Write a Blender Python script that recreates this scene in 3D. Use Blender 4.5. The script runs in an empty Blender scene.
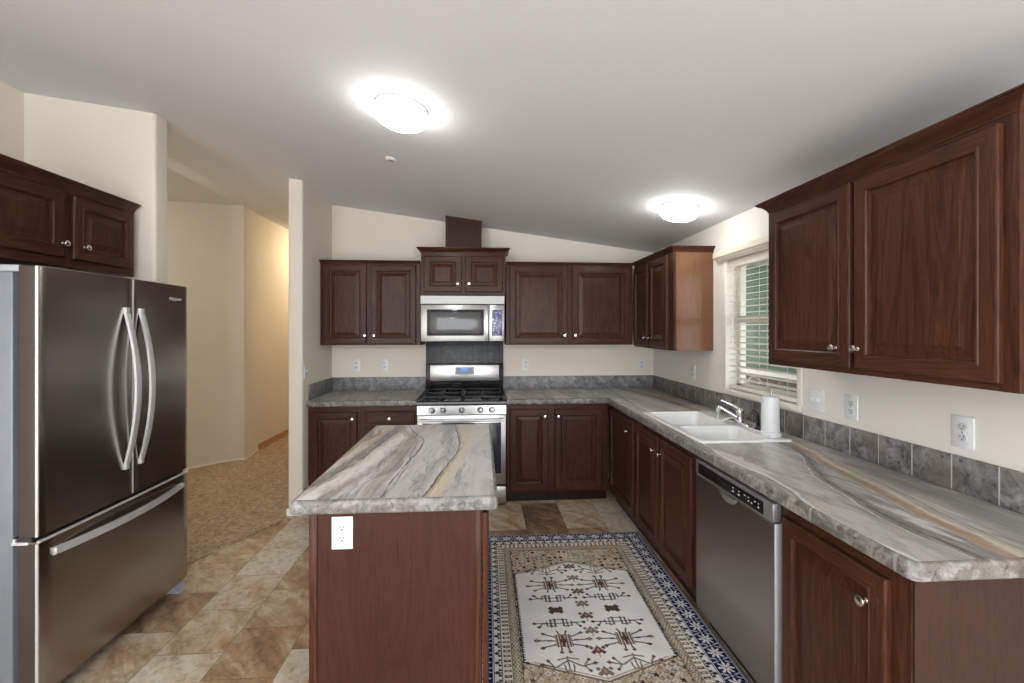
import bpy, bmesh, math, random
import numpy as np
from mathutils import Vector, Matrix, Euler

# ------------------------------------------------------------------ camera, world, exposure
sc = bpy.context.scene
COL = sc.collection
R = math.radians
CAM_H, FPX, VPX, VPY = 1.515, 440.0, 482.0, 330.0
cam_d = bpy.data.cameras.new('camera')
cam = bpy.data.objects.new('camera', cam_d)
COL.objects.link(cam)
cam_d.sensor_width = 36.0
cam_d.lens = FPX * 36.0 / 1024.0
cam_d.shift_y = -(341.5 - VPY) / 1024.0
cam_d.clip_start = 0.05
cam.location = (0, 0, CAM_H)
cam.rotation_euler = (R(90), 0, -math.atan((512 - VPX) / FPX))
sc.camera = cam

world = bpy.data.worlds.new('world')
sc.world = world
world.use_nodes = True
bg = world.node_tree.nodes['Background']
bg.inputs['Color'].default_value = (0.95, 0.975, 1.0, 1)
bg.inputs['Strength'].default_value = 3.5

sc.view_settings.view_transform = 'Standard'
sc.view_settings.look = 'None'
sc.view_settings.gamma = 1.0
sc.view_settings.use_curve_mapping = False
sc.view_settings.exposure = 0.74
try:
    sc.cycles.use_denoising = True
    sc.cycles.max_bounces = 10
    sc.cycles.diffuse_bounces = 6
    sc.cycles.sample_clamp_indirect = 8.0
    sc.cycles.caustics_reflective = False
    sc.cycles.caustics_refractive = False
except Exception:
    pass
DOME_STRENGTH = 15.5      # the lit glass of the ceiling lamps
HALL_STRENGTH = 50.0

# ------------------------------------------------------------------ node materials
class NT:
    def __init__(s, name):
        s.m = bpy.data.materials.new(name)
        s.m.use_nodes = True
        s.t = s.m.node_tree
        s.n = s.t.nodes
        s.p = s.n['Principled BSDF']
        s.out = s.n['Material Output']
    def add(s, typ, **kw):
        n = s.n.new(typ)
        for k, v in kw.items():
            setattr(n, k, v)
        return n
    def link(s, a, b):
        s.t.links.new(a, b)
    def setin(s, n, key, v):
        if hasattr(v, 'is_output') or isinstance(v, bpy.types.NodeSocket):
            s.link(v, n.inputs[key])
        else:
            n.inputs[key].default_value = v
    def pos(s):
        return s.add('ShaderNodeNewGeometry').outputs['Position']
    def scale(s, v, sx, sy, sz, loc=(0, 0, 0), rot=(0, 0, 0)):
        mp = s.add('ShaderNodeMapping')
        s.link(v, mp.inputs['Vector'])
        mp.inputs['Scale'].default_value = (sx, sy, sz)
        mp.inputs['Location'].default_value = loc
        mp.inputs['Rotation'].default_value = rot
        return mp.outputs['Vector']
    def noise(s, v, sc_=1.0, detail=4, rough=0.55, dist=0.0, color=False):
        n = s.add('ShaderNodeTexNoise')
        s.link(v, n.inputs['Vector'])
        n.inputs['Scale'].default_value = sc_
        n.inputs['Detail'].default_value = detail
        n.inputs['Roughness'].default_value = rough
        n.inputs['Distortion'].default_value = dist
        return n.outputs['Color' if color else 'Fac']
    def ramp(s, f, stops, interp='LINEAR'):
        r = s.add('ShaderNodeValToRGB')
        s.link(f, r.inputs['Fac'])
        cr = r.color_ramp
        cr.interpolation = interp
        while len(cr.elements) < len(stops):
            cr.elements.new(0.5)
        for e, (p, c) in zip(cr.elements, stops):
            e.position = p
            e.color = (c[0], c[1], c[2], 1) if not isinstance(c, (int, float)) else (c, c, c, 1)
        return r.outputs['Color']
    def math(s, op, a, b=0.0, c=None):
        m = s.add('ShaderNodeMath', operation=op)
        s.setin(m, 0, a)
        s.setin(m, 1, b)
        if c is not None:
            s.setin(m, 2, c)
        return m.outputs[0]
    def vmath(s, op, a, b):
        m = s.add('ShaderNodeVectorMath', operation=op)
        s.setin(m, 0, a)
        s.setin(m, 1, b)
        return m.outputs[0]
    def mix(s, f, a, b, blend='MIX'):
        m = s.add('ShaderNodeMix', data_type='RGBA', blend_type=blend)
        s.setin(m, 0, f)
        for k, v in ((6, a), (7, b)):
            if isinstance(v, tuple):
                v = (v[0], v[1], v[2], 1)
            s.setin(m, k, v)
        return m.outputs[2]
    def sep(s, v):
        n = s.add('ShaderNodeSeparateXYZ')
        s.link(v, n.inputs[0])
        return n.outputs
    def comb(s, x, y, z):
        n = s.add('ShaderNodeCombineXYZ')
        s.setin(n, 0, x); s.setin(n, 1, y); s.setin(n, 2, z)
        return n.outputs[0]
    def bump(s, h, strength=0.2, dist=0.01):
        b = s.add('ShaderNodeBump')
        s.link(h, b.inputs['Height'])
        b.inputs['Strength'].default_value = strength
        b.inputs['Distance'].default_value = dist
        s.link(b.outputs['Normal'], s.p.inputs['Normal'])
    def base(s, c, rough=0.5, metal=0.0, spec=0.5, coat=0.0, coat_r=0.1):
        p = s.p
        s.setin(p, 'Base Color', (c[0], c[1], c[2], 1) if isinstance(c, tuple) else c)
        s.setin(p, 'Roughness', rough)
        p.inputs['Metallic'].default_value = metal
        p.inputs['Specular IOR Level'].default_value = spec
        p.inputs['Coat Weight'].default_value = coat
        p.inputs['Coat Roughness'].default_value = coat_r
        return s.m

def plain(name, c, rough=0.5, metal=0.0, spec=0.5, coat=0.0):
    """A solid finish with a faint procedural mottling so it is not dead flat."""
    t = NT(name)
    n = t.noise(t.pos(), 14.0, 3)
    f = t.ramp(n, [(0.35, tuple(x * 0.96 for x in c)), (0.65, tuple(min(1, x * 1.03) for x in c))])
    return t.base(f, rough, metal, spec, coat)

def wall_mat(name, c, bump=0.12, sc_=90):
    t = NT(name)
    p = t.pos()
    n = t.noise(p, sc_, 3, 0.6)
    c2 = t.ramp(t.noise(p, 1.3, 2), [(0.3, tuple(x * 0.985 for x in c)), (0.7, c)])
    t.base(c2, 0.75, spec=0.25)
    t.bump(n, bump, 0.004)
    return t.m

def wood_mat(name, dark, mid, light, horiz=False, rough=0.34, coat=0.06, tone=1.0):
    t = NT(name)
    p = t.pos()
    v = t.scale(p, 0.9, 0.9, 8) if horiz else t.scale(p, 8, 8, 0.9)
    big = t.noise(v, 1.0, 3, 0.45, 0.5)
    vf = t.scale(p, 9, 9, 260) if horiz else t.scale(p, 260, 260, 9)
    fine = t.noise(vf, 1.0, 4, 0.7)
    rings = t.math('FRACT', t.math('MULTIPLY', big, 13.0))
    rings = t.ramp(rings, [(0.0, 0.15), (0.30, 0.75), (0.80, 0.95), (1.0, 0.15)])
    f = t.math('ADD', t.math('ADD', t.math('MULTIPLY', t.sep(rings)[0], 0.15), 0.08), t.math('MULTIPLY', fine, 0.50))
    f = t.math('ADD', f, t.math('MULTIPLY', t.noise(t.scale(p, 3, 3, 1.2), 1.0, 2), 0.3))
    col = t.ramp(f, [(0.30, dark), (0.55, mid), (0.80, light)])
    pores = t.ramp(fine, [(0.30, 0.55), (0.42, 1.0)])
    col = t.mix(0.7, col, pores, 'MULTIPLY')
    t.base(col, rough, spec=0.14, coat=coat, coat_r=0.12)
    t.bump(fine, 0.10, 0.002)
    return t.m

def metal_mat(name, c, rough=0.25, axis='z', streak=0.10, bump=0.015):
    """Brushed metal, the brushing running along one axis."""
    t = NT(name)
    p = t.pos()
    s = {'z': (260, 260, 1.5), 'x': (1.5, 260, 260), 'y': (260, 1.5, 260)}[axis]
    n = t.noise(t.scale(p, *s), 1.0, 3, 0.6)
    col = t.ramp(n, [(0.25, tuple(x * (1 - streak) for x in c)), (0.75, tuple(min(1, x * (1 + streak)) for x in c))])
    rr = t.math('ADD', t.math('MULTIPLY', n, 0.08), rough - 0.04)
    t.base(col, rr, 1.0)
    if bump:
        t.bump(n, bump, 0.001)
    return t.m

def marble_mat(name, rot, off, warm, base, busy=1.0, white=0.0, dark=1.0, strokes=()):
    """Flowing laminate: broad grey and cream bands, tan streaks and broken dark veins, all drawn along one direction."""
    t = NT(name)
    p0 = t.pos()
    p = t.scale(p0, 1, 1, 0, rot=(0, 0, rot))
    big = t.noise(t.scale(p, 2.2, 1.2, 1, loc=off), 1.0, 2, 0.5, 0.0, color=True)
    fin = t.noise(t.scale(p, 16, 9, 1, loc=off), 1.0, 4, 0.6, 0.0, color=True)
    q = t.vmath('ADD', p, t.vmath('MULTIPLY', t.vmath('SUBTRACT', big, (0.5, 0.5, 0.5)), (0.26, 0.3, 0.0)))
    q = t.vmath('ADD', q, t.vmath('MULTIPLY', t.vmath('SUBTRACT', fin, (0.5, 0.5, 0.5)), (0.022, 0.10, 0.0)))
    S = lambda x, y, o: t.scale(q, x * busy, y, 1, loc=o)
    # broad bands
    a = t.noise(S(6.5, 0.7, off), 1.0, 4, 0.55, 0.1)
    B = lambda k: tuple(x * k for x in base)
    col = t.ramp(a, [(0.32, B(.48)), (0.40, B(.80)), (0.455, B(1.08)), (0.50, B(.86)), (0.55, B(1.12)), (0.61, B(.92)), (0.68, B(.60))])
    # fine streaks inside the bands
    st = t.noise(S(34, 1.6, (off[1], off[0], 1.7)), 1.0, 5, 0.65, 0.2)
    col = t.mix(0.42, col, t.ramp(st, [(0.32, 0.60), (0.48, 1.0), (0.64, 1.18)]), 'MULTIPLY')
    # brown cast in places
    bn = t.ramp(t.noise(S(4.0, 1.0, (off[0] + 9, off[1] + 4, .9)), 1.0, 4, 0.6, 0.2), [(0.52, 0.0), (0.64, 1.0)])
    col = t.mix(t.math('MULTIPLY', t.sep(bn)[0], 0.5), col, (.24, .18, .145))
    # white clouds torn along the flow
    c = t.noise(S(8.0, 1.9, (off[0] + 5, off[1] + 2, .4)), 1.0, 7, 0.68, 0.4)
    wm = t.ramp(c, [(0.55 - white, 0.0), (0.60 - white, 1.0)])
    col = t.mix(t.math('MULTIPLY', t.sep(wm)[0], 0.7), col, (.66, .64, .615))
    # tan and cream streaks
    b = t.noise(S(4.4, 0.42, (off[1] + 1, off[0], 3.1)), 1.0, 3, 0.5, 0.1)
    brk2 = t.ramp(t.noise(t.scale(p, 2.0, 0.9, 1, loc=off), 1.0, 2), [(0.42, 0.0), (0.56, 1.0)])
    cr = t.ramp(t.math('ABSOLUTE', t.math('SUBTRACT', b, 0.565)), [(0.0, 1.0), (0.045, 0.0)])
    col = t.mix(t.math('MULTIPLY', t.math('MULTIPLY', t.sep(cr)[0], t.sep(brk2)[0]), 0.75), col, (.66, .58, .44))
    tn = t.ramp(t.math('ABSOLUTE', t.math('SUBTRACT', b, 0.53)), [(0.0, 1.0), (0.008, 0.8), (0.024, 0.0)])
    col = t.mix(t.math('MULTIPLY', t.math('MULTIPLY', t.sep(tn)[0], t.sep(brk2)[0]), 0.85), col, tuple(warm))
    # dark broken veins
    brk = t.ramp(t.noise(t.scale(p, 4.5, 1.8, 1, loc=(off[1], off[0], 0)), 1.0, 4, 0.6), [(0.42, 0.0), (0.54, 1.0)])
    for src, lv, wd, k in ((b, 0.508, .014, 0.9), (b, 0.43, .016, 0.7), (a, 0.43, .010, 0.7), (a, 0.585, .009, 0.65)):
        d = t.math('ABSOLUTE', t.math('SUBTRACT', t.math('ADD', src, t.math('MULTIPLY', t.math('SUBTRACT', st, 0.5), 0.04)), lv))
        vein = t.ramp(d, [(0.0, 1.0), (wd * .4, 0.8), (wd, 0.0)])
        col = t.mix(t.math('MULTIPLY', t.math('MULTIPLY', t.sep(vein)[0], t.sep(brk)[0]), k * dark), col, (.055, .046, .042))
    # single long strokes of the print, each following its own line along the sheet
    lo_ = t.noise(t.scale(p0, 5.5, 3.0, 1, loc=off), 1.0, 3, 0.55)
    fi_ = t.noise(t.scale(p0, 60, 12, 1, loc=off), 1.0, 5, 0.65)
    tear = t.noise(t.scale(p0, 26, 7, 1, loc=(off[1], off[0], 2)), 1.0, 6, 0.68)
    xyz = t.sep(p0)
    for pts, bands in strokes:
        ya, yb = pts[0][0], pts[-1][0]
        fc_ = t.add('ShaderNodeFloatCurve')
        cv = fc_.mapping.curves[0]
        fc_.mapping.extend = 'HORIZONTAL'
        xs = [x for _, x in pts]
        xa, xb = min(xs) - .01, max(xs) + .01
        while len(cv.points) < len(pts):
            cv.points.new(0.5, 0.5)
        for q_, (y, x) in zip(cv.points, pts):
            q_.location = ((y - ya) / (yb - ya), (x - xa) / (xb - xa))
        fc_.mapping.update()
        t.link(t.math('DIVIDE', t.math('SUBTRACT', xyz[1], ya), yb - ya), fc_.inputs['Value'])
        line = t.math('ADD', t.math('MULTIPLY', fc_.outputs['Value'], xb - xa), xa)
        sd = t.math('SUBTRACT', xyz[0], line)
        sd = t.math('ADD', sd, t.math('MULTIPLY', t.math('SUBTRACT', lo_, 0.5), 0.06))
        for lo, hi, c_, k, rag in bands:
            e_ = t.math('ADD', sd, t.math('MULTIPLY', t.math('SUBTRACT', fi_, 0.5), rag))
            soft = max(.003, (hi - lo) * .3)
            m_ = t.math('MINIMUM', t.math('DIVIDE', t.math('SUBTRACT', e_, lo), soft), t.math('DIVIDE', t.math('SUBTRACT', hi, e_), soft))
            m_ = t.math('MINIMUM', t.math('MAXIMUM', m_, 0.0), 1.0)
            br_ = t.ramp(tear, [(0.36, 0.25), (0.52, 1.0)])
            m_ = t.math('MULTIPLY', t.math('MULTIPLY', m_, t.sep(br_)[0]), k)
            col = t.mix(m_, col, c_)
    sp = t.noise(p0, 60, 4, 0.7)
    col = t.mix(0.2, col, t.ramp(sp, [(0.3, 0.72), (0.6, 1.08)]), 'MULTIPLY')
    t.base(col, 0.30, spec=0.45)
    return t.m

def stone_mat(name, lo, mid, hi, axis=None, pitch=0.152, off=0.0, grout=(.55, .53, .51), rows=None, brown=0.35, rough=0.42, freq=15):
    """Mottled slate-look tile; optional vertical grout lines along an axis."""
    t = NT(name)
    p = t.pos()
    n = t.noise(p, freq, 8, 0.68, 0.5)
    col = t.ramp(n, [(0.34, lo), (0.49, mid), (0.63, hi)])
    m2 = t.ramp(t.noise(t.scale(p, 1, 1, 1, loc=(7, 3, 1)), 5.5, 4, 0.6), [(0.5, 0.0), (0.62, 1.0)])
    col = t.mix(t.math('MULTIPLY', t.sep(m2)[0], brown), col, (.17, .135, .10))
    pit = t.ramp(t.noise(p, 45, 4, 0.55, 0.4), [(0.33, 1.0), (0.39, 0.0)])
    col = t.mix(t.math('MULTIPLY', t.sep(pit)[0], 0.7), col, tuple(x * 0.35 for x in lo))
    if axis:
        co = t.sep(p)
        i = {'x': 0, 'y': 1}[axis]
        c = t.math('DIVIDE', t.math('ADD', co[i], off), pitch)
        fl = t.math('FLOOR', c)
        wn = t.add('ShaderNodeTexWhiteNoise', noise_dimensions='1D')
        t.link(fl, wn.inputs['W'])
        tone = t.math('ADD', t.math('MULTIPLY', wn.outputs['Value'], 0.3), 0.85)
        col = t.mix(1.0, col, t.comb(tone, tone, tone), 'MULTIPLY')
        fr = t.math('SUBTRACT', c, fl)
        e = t.math('MINIMUM', fr, t.math('SUBTRACT', 1.0, fr))
        if rows:
            c2 = t.math('DIVIDE', t.math('SUBTRACT', co[2], rows[0]), rows[1])
            fr2 = t.math('FRACT', c2)
            e = t.math('MINIMUM', e, t.math('MINIMUM', fr2, t.math('SUBTRACT', 1.0, fr2)))
        g = t.ramp(e, [(0.012, 1.0), (0.018, 0.0)])
        col = t.mix(t.sep(g)[0], col, grout)
    t.base(col, rough, spec=0.4)
    t.bump(n, 0.08, 0.004)
    return t.m

def floor_mat():
    t = NT('slate_tile_vinyl')
    p = t.pos()
    co = t.sep(p)
    W, L = 0.31, 0.333
    rx = t.math('DIVIDE', t.math('ADD', co[0], 1.522 + 0.31 * 20), W)
    row = t.math('FLOOR', rx)
    half = t.math('MULTIPLY', t.math('FLOORED_MODULO', row, 2.0), 0.5)
    cy = t.math('ADD', t.math('DIVIDE', t.math('SUBTRACT', co[1], 2.154 - 0.333 * 20), L), half)
    colm = t.math('FLOOR', cy)
    wn = t.add('ShaderNodeTexWhiteNoise', noise_dimensions='1D')
    t.link(t.math('ADD', t.math('MULTIPLY', row, 17.37), t.math('MULTIPLY', colm, 5.713)), wn.inputs['W'])
    rnd = wn.outputs['Value']
    rndc = wn.outputs['Color']
    # each tile shows another piece of the stone
    q = t.vmath('ADD', p, t.vmath('MULTIPLY', rndc, (37.0, 29.0, 11.0)))
    qr = t.scale(q, 1.0, 1.0, 1.0, rot=(0, 0, 0.8))
    cloud = t.noise(t.scale(qr, 3.5, 10.0, 1), 1.0, 8, 0.68, 0.5)
    f = t.math('ADD', t.math('MULTIPLY', rnd, 0.85), t.math('MULTIPLY', t.math('SUBTRACT', cloud, 0.5), 1.7))
    f = t.math('ADD', f, 0.07)
    col = t.ramp(f, [(0.02, (.13, .080, .052)), (0.18, (.24, .150, .095)), (0.34, (.35, .225, .135)), (0.48, (.42, .305, .20)),
                     (0.62, (.50, .40, .28)), (0.80, (.56, .49, .39)), (1.0, (.62, .57, .49))])
    rust = t.ramp(t.noise(t.scale(q, 1, 1, 1, loc=(5, 9, 2)), 6.0, 5, 0.65, 0.8), [(0.52, 0.0), (0.66, 1.0)])
    col = t.mix(t.math('MULTIPLY', t.sep(rust)[0], 0.55), col, (.40, .19, .075))
    dk = t.ramp(t.noise(q, 24, 6, 0.72, 0.4), [(0.34, 0.50), (0.52, 1.05)])
    col = t.mix(0.75, col, dk, 'MULTIPLY')
    ex = t.math('FRACT', rx)
    ex = t.math('MULTIPLY', t.math('MINIMUM', ex, t.math('SUBTRACT', 1.0, ex)), W)
    ey = t.math('FRACT', cy)
    ey = t.math('MULTIPLY', t.math('MINIMUM', ey, t.math('SUBTRACT', 1.0, ey)), L)
    e = t.math('MINIMUM', ex, ey)
    g = t.ramp(e, [(0.0015, 1.0), (0.0035, 0.0)])
    col = t.mix(t.math('MULTIPLY', t.sep(g)[0], 0.8), col, (.13, .09, .06))
    t.base(col, 0.42, spec=0.45)
    t.bump(t.math('ADD', cloud, t.math('MULTIPLY', t.sep(g)[0], -0.4)), 0.12, 0.004)
    return t.m

def carpet_mat():
    t = NT('tan_carpet')
    p = t.pos()
    n = t.noise(p, 130, 4, 0.7)
    n2 = t.noise(p, 34, 3, 0.6)
    f = t.math('ADD', t.math('MULTIPLY', n, 0.6), t.math('MULTIPLY', n2, 0.4))
    col = t.ramp(f, [(0.36, (.20, .135, .08)), (0.50, (.46, .345, .235)), (0.64, (.68, .56, .42))])
    t.base(col, 0.95, spec=0.1)
    t.bump(f, 0.9, 0.02)
    return t.m

M = {}
M['wall'] = wall_mat('cream_wall_paint', (.72, .665, .575))
M['wall_r'] = wall_mat('pale_wall_paint', (.73, .705, .655))
M['ceil'] = wall_mat('ceiling_paint', (.715, .725, .735), 0.12, 60)
M['trim'] = plain('white_trim_paint', (.80, .77, .70), 0.45)
WD, WM, WL = (.014, .0054, .0036), (.048, .0172, .0098), (.108, .043, .023)
M['wood'] = wood_mat('cherry_stain_oak', WD, WM, WL)
M['wood_h'] = wood_mat('cherry_stain_oak_rail', WD, WM, WL, True)
M['panel'] = wood_mat('cherry_veneer_panel', (.030, .0105, .0072), (.046, .0165, .0110), (.064, .0245, .0165), rough=0.4, coat=0.1)
M['panel_grey'] = wood_mat('muted_veneer_panel', (.034, .0155, .0115), (.047, .0225, .0165), (.060, .030, .0225), rough=0.42, coat=0.1)
M['panel_winlit'] = wood_mat('window_lit_veneer', (.105, .046, .022), (.155, .074, .037), (.21, .108, .06), rough=0.3, coat=0.3)  # veneer colour lightened to imitate window light reflected on the end panel
M['wood_dark'] = wood_mat('dark_stain_oak', (.016, .007, .006), (.035, .015, .012), (.06, .028, .022))
M['kick'] = wood_mat('dark_plinth_board', (.010, .006, .005), (.020, .011, .009), (.032, .018, .014))
M['steel'] = metal_mat('brushed_stainless', (.47, .465, .455), 0.30, 'x')
M['vent'] = metal_mat('darker_brushed_vent_steel', (.24, .237, .23), 0.42, 'x', 0.06, 0.004)
M['steel_y'] = metal_mat('brushed_dark_stainless', (.38, .355, .33), 0.30, 'z', 0.02, 0.0)
M['fridge'] = metal_mat('dark_stainless', (.42, .38, .35), 0.25, 'z', 0.02, 0.0)
M['handle'] = metal_mat('satin_handle_steel', (.66, .67, .69), 0.34, 'z', 0.04)
M['handle'].node_tree.nodes['Principled BSDF'].inputs['Metallic'].default_value = 0.55
M['strip'] = metal_mat('grey_brushed_strip', (.34, .34, .345), 0.36, 'y', 0.05)
M['strip'].node_tree.nodes['Principled BSDF'].inputs['Metallic'].default_value = 0.7
M['nickel'] = metal_mat('satin_nickel', (.78, .74, .68), 0.22, 'z', 0.04)
M['chrome'] = metal_mat('chrome', (.86, .87, .88), 0.07, 'z', 0.01)
M['black'] = plain('gloss_black_enamel', (.012, .012, .013), 0.12)
M['black_m'] = plain('matt_black_iron', (.016, .016, .017), 0.5)
M['rubber'] = plain('black_rubber', (.02, .02, .02), 0.7)  # dull black of feet, gaskets and toe panels, their own colour
M['dglass'] = plain('dark_oven_glass', (.020, .024, .034), 0.06, spec=0.6)
M['mwglass'] = plain('microwave_mesh_glass', (.085, .09, .088), 0.10, spec=0.6)
M['grey'] = plain('grey_plastic', (.34, .36, .39), 0.45)
M['fside'] = plain('silver_grey_steel_paint', (.20, .22, .25), 0.38, 0.3)
M['dside'] = plain('dark_brown_door_side', (.055, .040, .033), 0.35, 0.2)
M['dgrey'] = plain('dark_grey_gasket', (.05, .04, .036), 0.5)
M['white'] = plain('white_plastic', (.70, .72, .74), 0.30)
M['recept'] = plain('receptacle_plastic', (.56, .575, .59), 0.35)
M['slot'] = plain('dark_socket', (.03, .03, .03), 0.6)
M['sink'] = plain('white_sink_enamel', (.80, .81, .81), 0.16)
M['blind'] = plain('ivory_blind_slats', (.78, .755, .68), 0.4)
M['rod'] = plain('cream_rod_enamel', (.72, .66, .55), 0.4)
M['vinyl'] = plain('white_window_vinyl', (.80, .80, .76), 0.35)
DK, GD, CRM, WHT, GRY, BRN, LGT = (.055, .050, .047), (.38, .22, .095), (.64, .55, .40), (.78, .77, .75), (.145, .142, .14), (.20, .145, .115), (.58, .565, .54)
M['isl'] = marble_mat('island_laminate', 0.10, (3.35, 1.9, 0), (.40, .27, .16), (.54, .525, .505), 0.9, 0.06, 0.75, [
    ([(1.5, -.62), (1.65, -.60), (1.85, -.55), (2.12, -.486), (2.5, -.443), (2.9, -.40)],
     [(-.13, -.055, GRY, .75, .06), (-.05, .035, WHT, .9, .07), (.03, .085, BRN, .5, .06), (-.075, -.065, DK, .8, .02)]),
    ([(1.5, -.37), (1.814, -.344), (1.96, -.335), (2.25, -.31), (2.40, -.31), (2.52, -.36), (2.9, -.50)],
     [(-.10, -.01, (.36, .31, .275), .7, .05), (.005, .10, LGT, .7, .05), (-.005, .006, DK, .9, .012), (-.048, -.042, (.14, .11, .095), .8, .02)]),
    ([(1.5, -.222), (1.6, -.211), (1.77, -.186), (2.0, -.157), (2.26, -.118), (2.45, -.125), (2.7, -.163), (2.9, -.18)],
     [(.055, .24, LGT, .85, .04), (-.09, -.012, (.34, .33, .32), .7, .05), (.004, .075, CRM, .85, .03), (.0, .020, GD, .6, .025), (-.006, .005, DK, 1.0, .012), (-.055, -.048, DK, .6, .016)])])
M['run'] = marble_mat('counter_laminate', -0.16, (9.3, 4.75, 0), (.33, .20, .09), (.40, .39, .375), 0.8, 0.0, 0.45, [
    ([(0.9, 1.33), (1.07, 1.305), (1.25, 1.29), (1.5, 1.325), (1.83, 1.44), (2.15, 1.57), (2.6, 1.60), (4.4, 1.40)],
     [(-.20, -.04, LGT, .6, .06), (-.035, .035, GRY, .85, .04), (-.006, .006, DK, .9, .014), (-.030, -.024, WHT, .9, .012)]),
    ([(0.9, 1.395), (1.04, 1.392), (1.22, 1.41), (1.5, 1.465), (1.8, 1.51), (2.15, 1.605), (2.6, 1.63), (4.4, 1.45)],
     [(.02, .11, (.50, .47, .38), .7, .03), (.12, .26, (.27, .27, .27), .6, .05), (-.03, .022, GD, .85, .03), (.018, .045, CRM, .9, .02), (-.040, -.034, DK, .8, .012), (.062, .070, GRY, .8, .012)]),
    ([(0.9, 1.13), (1.08, 1.118), (1.2, 1.10), (1.38, 1.105), (1.68, 1.145), (1.9, 1.12), (2.2, 1.14), (4.4, 1.30)],
     [(.004, .022, WHT, .7, .012), (-.006, .004, DK, .9, .012), (-.04, -.01, GRY, .6, .03)])])
M['edge'] = stone_mat('stone_edge_tile', (.085, .08, .077), (.175, .17, .167), (.33, .325, .318), brown=0.3, freq=26)
M['edge_y'] = stone_mat('stone_edge_tile_jointed', (.085, .076, .070), (.175, .166, .158), (.335, .322, .31), 'y', 0.305, 0.12, (.30, .29, .28), brown=0.4, freq=26)
M['bs_x'] = stone_mat('slate_backsplash', (.10, .10, .107), (.175, .18, .19), (.29, .295, .31), 'x', 0.1775, 1.373 + 0.1775 * 20, (.23, .225, .22), brown=0.15)
M['bs_y'] = stone_mat('slate_backsplash_joints', (.07, .066, .064), (.165, .160, .160), (.29, .285, .285), 'y', 0.152, -1.378 + 0.152 * 20, (.46, .45, .44), brown=0.45)
M['bs_r'] = stone_mat('dark_slate_tile', (.030, .033, .038), (.052, .056, .063), (.085, .09, .10), 'x', 0.154, 0.556 + 0.154 * 20, (.022, .022, .024), rows=(0.914, 0.152), brown=0.05)
M['floor'] = floor_mat()
M['carpet'] = carpet_mat()
M['siding'] = plain('green_house_siding', (.032, .105, .055), 0.6)
M['fence'] = plain('brown_fence_wood', (.10, .07, .055), 0.8)
M['soil'] = plain('bare_ground', (.22, .18, .14), 0.9)
M['extwhite'] = plain('white_exterior_paint', (.75, .75, .72), 0.5)

def emis(name, c, s):
    t = NT(name)
    t.base(c, 0.4)
    t.p.inputs['Emission Color'].default_value = (*c, 1)
    t.p.inputs['Emission Strength'].default_value = s
    return t.m
M['dome'] = emis('lit_white_glass', (1.0, .985, .965), DOME_STRENGTH)
M['hall_dome'] = emis('lit_warm_glass', (1.0, .80, .52), HALL_STRENGTH)
M['fill_white'] = emis('added_fill_glass', (1.0, .93, .83), DOME_STRENGTH * 2.7)  # glow of the added fill lamp beyond the fridge wall
M['lcd'] = emis('blue_lit_display', (.10, .22, .55), 0.6)
M['mark'] = plain('pale_grey_marking', (.55, .56, .58), 0.5)

def film_mat():
    t = NT('printed_control_film')
    p = t.pos()
    n = t.noise(p, 55, 3, 0.6, 0.5)
    col = t.ramp(n, [(0.32, (.03, .04, .07)), (0.46, (.10, .13, .18)), (0.55, (.16, .12, .42)), (0.66, (.55, .60, .66))])
    return t.base(col, 0.15)
M['film'] = film_mat()

def glass_mat():
    t = NT('window_glass')
    tr = t.add('ShaderNodeBsdfTransparent')
    gl = t.add('ShaderNodeBsdfGlossy')
    gl.inputs['Roughness'].default_value = 0.02
    mx = t.add('ShaderNodeMixShader')
    mx.inputs[0].default_value = 0.07
    t.link(tr.outputs[0], mx.inputs[1]); t.link(gl.outputs[0], mx.inputs[2])
    t.link(mx.outputs[0], t.out.inputs['Surface'])
    return t.m
M['glass'] = glass_mat()

def rug_material():
    t = NT('woven_rug')
    a = t.add('ShaderNodeVertexColor')
    a.layer_name = 'weave'
    n = t.noise(t.pos(), 260, 2, 0.6)
    col = t.mix(0.35, a.outputs['Color'], t.ramp(n, [(0.3, 0.72), (0.65, 1.08)]), 'MULTIPLY')
    t.base(col, 0.95, spec=0.1)
    t.bump(n, 0.4, 0.004)
    return t.m
M['rug'] = rug_material()

# ------------------------------------------------------------------ object helpers
BASE = {}
def tag(o, label=None, cat=None, group=None, kind=None):
    if label: o['label'] = label
    if cat: o['category'] = cat
    if group: o['group'] = group
    if kind: o['kind'] = kind
    return o

def thing(name, label, cat, loc=(0, 0, 0), group=None):
    o = bpy.data.objects.new(name, None)
    COL.objects.link(o)
    o.location = loc
    o.empty_display_size = 0.1
    BASE[o] = Vector(loc)
    return tag(o, label, cat, group)

def finish(bm, angle=32):
    bmesh.ops.recalc_face_normals(bm, faces=bm.faces)
    lim = R(angle)
    for f in bm.faces:
        f.smooth = True
    for e in bm.edges:
        if len(e.link_faces) != 2 or e.calc_face_angle(0) > lim:
            e.smooth = False

def obj(name, bm, mats, parent=None, loc=None, label=None, angle=32, recalc=True):
    """World-space bmesh -> one mesh object whose origin is its thing's base."""
    if not isinstance(mats, (list, tuple)):
        mats = [mats]
    base = BASE[parent] if parent is not None else Vector(loc or (0, 0, 0))
    if recalc:
        finish(bm, angle)
    bmesh.ops.translate(bm, verts=bm.verts, vec=-base)
    me = bpy.data.meshes.new(name)
    bm.to_mesh(me)
    bm.free()
    for m in mats:
        me.materials.append(m)
    o = bpy.data.objects.new(name, me)
    COL.objects.link(o)
    if parent is not None:
        o.parent = parent
    else:
        o.location = base
    BASE[o] = base
    if label:
        o['label'] = label
    return o

def struct(name, bm, mat, label=None, cat=None, parent=None, **k):
    o = obj(name, bm, mat, parent, **k)
    if parent is None:
        tag(o, label, cat, kind='structure')
    return o

def NB():
    return bmesh.new()

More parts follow.
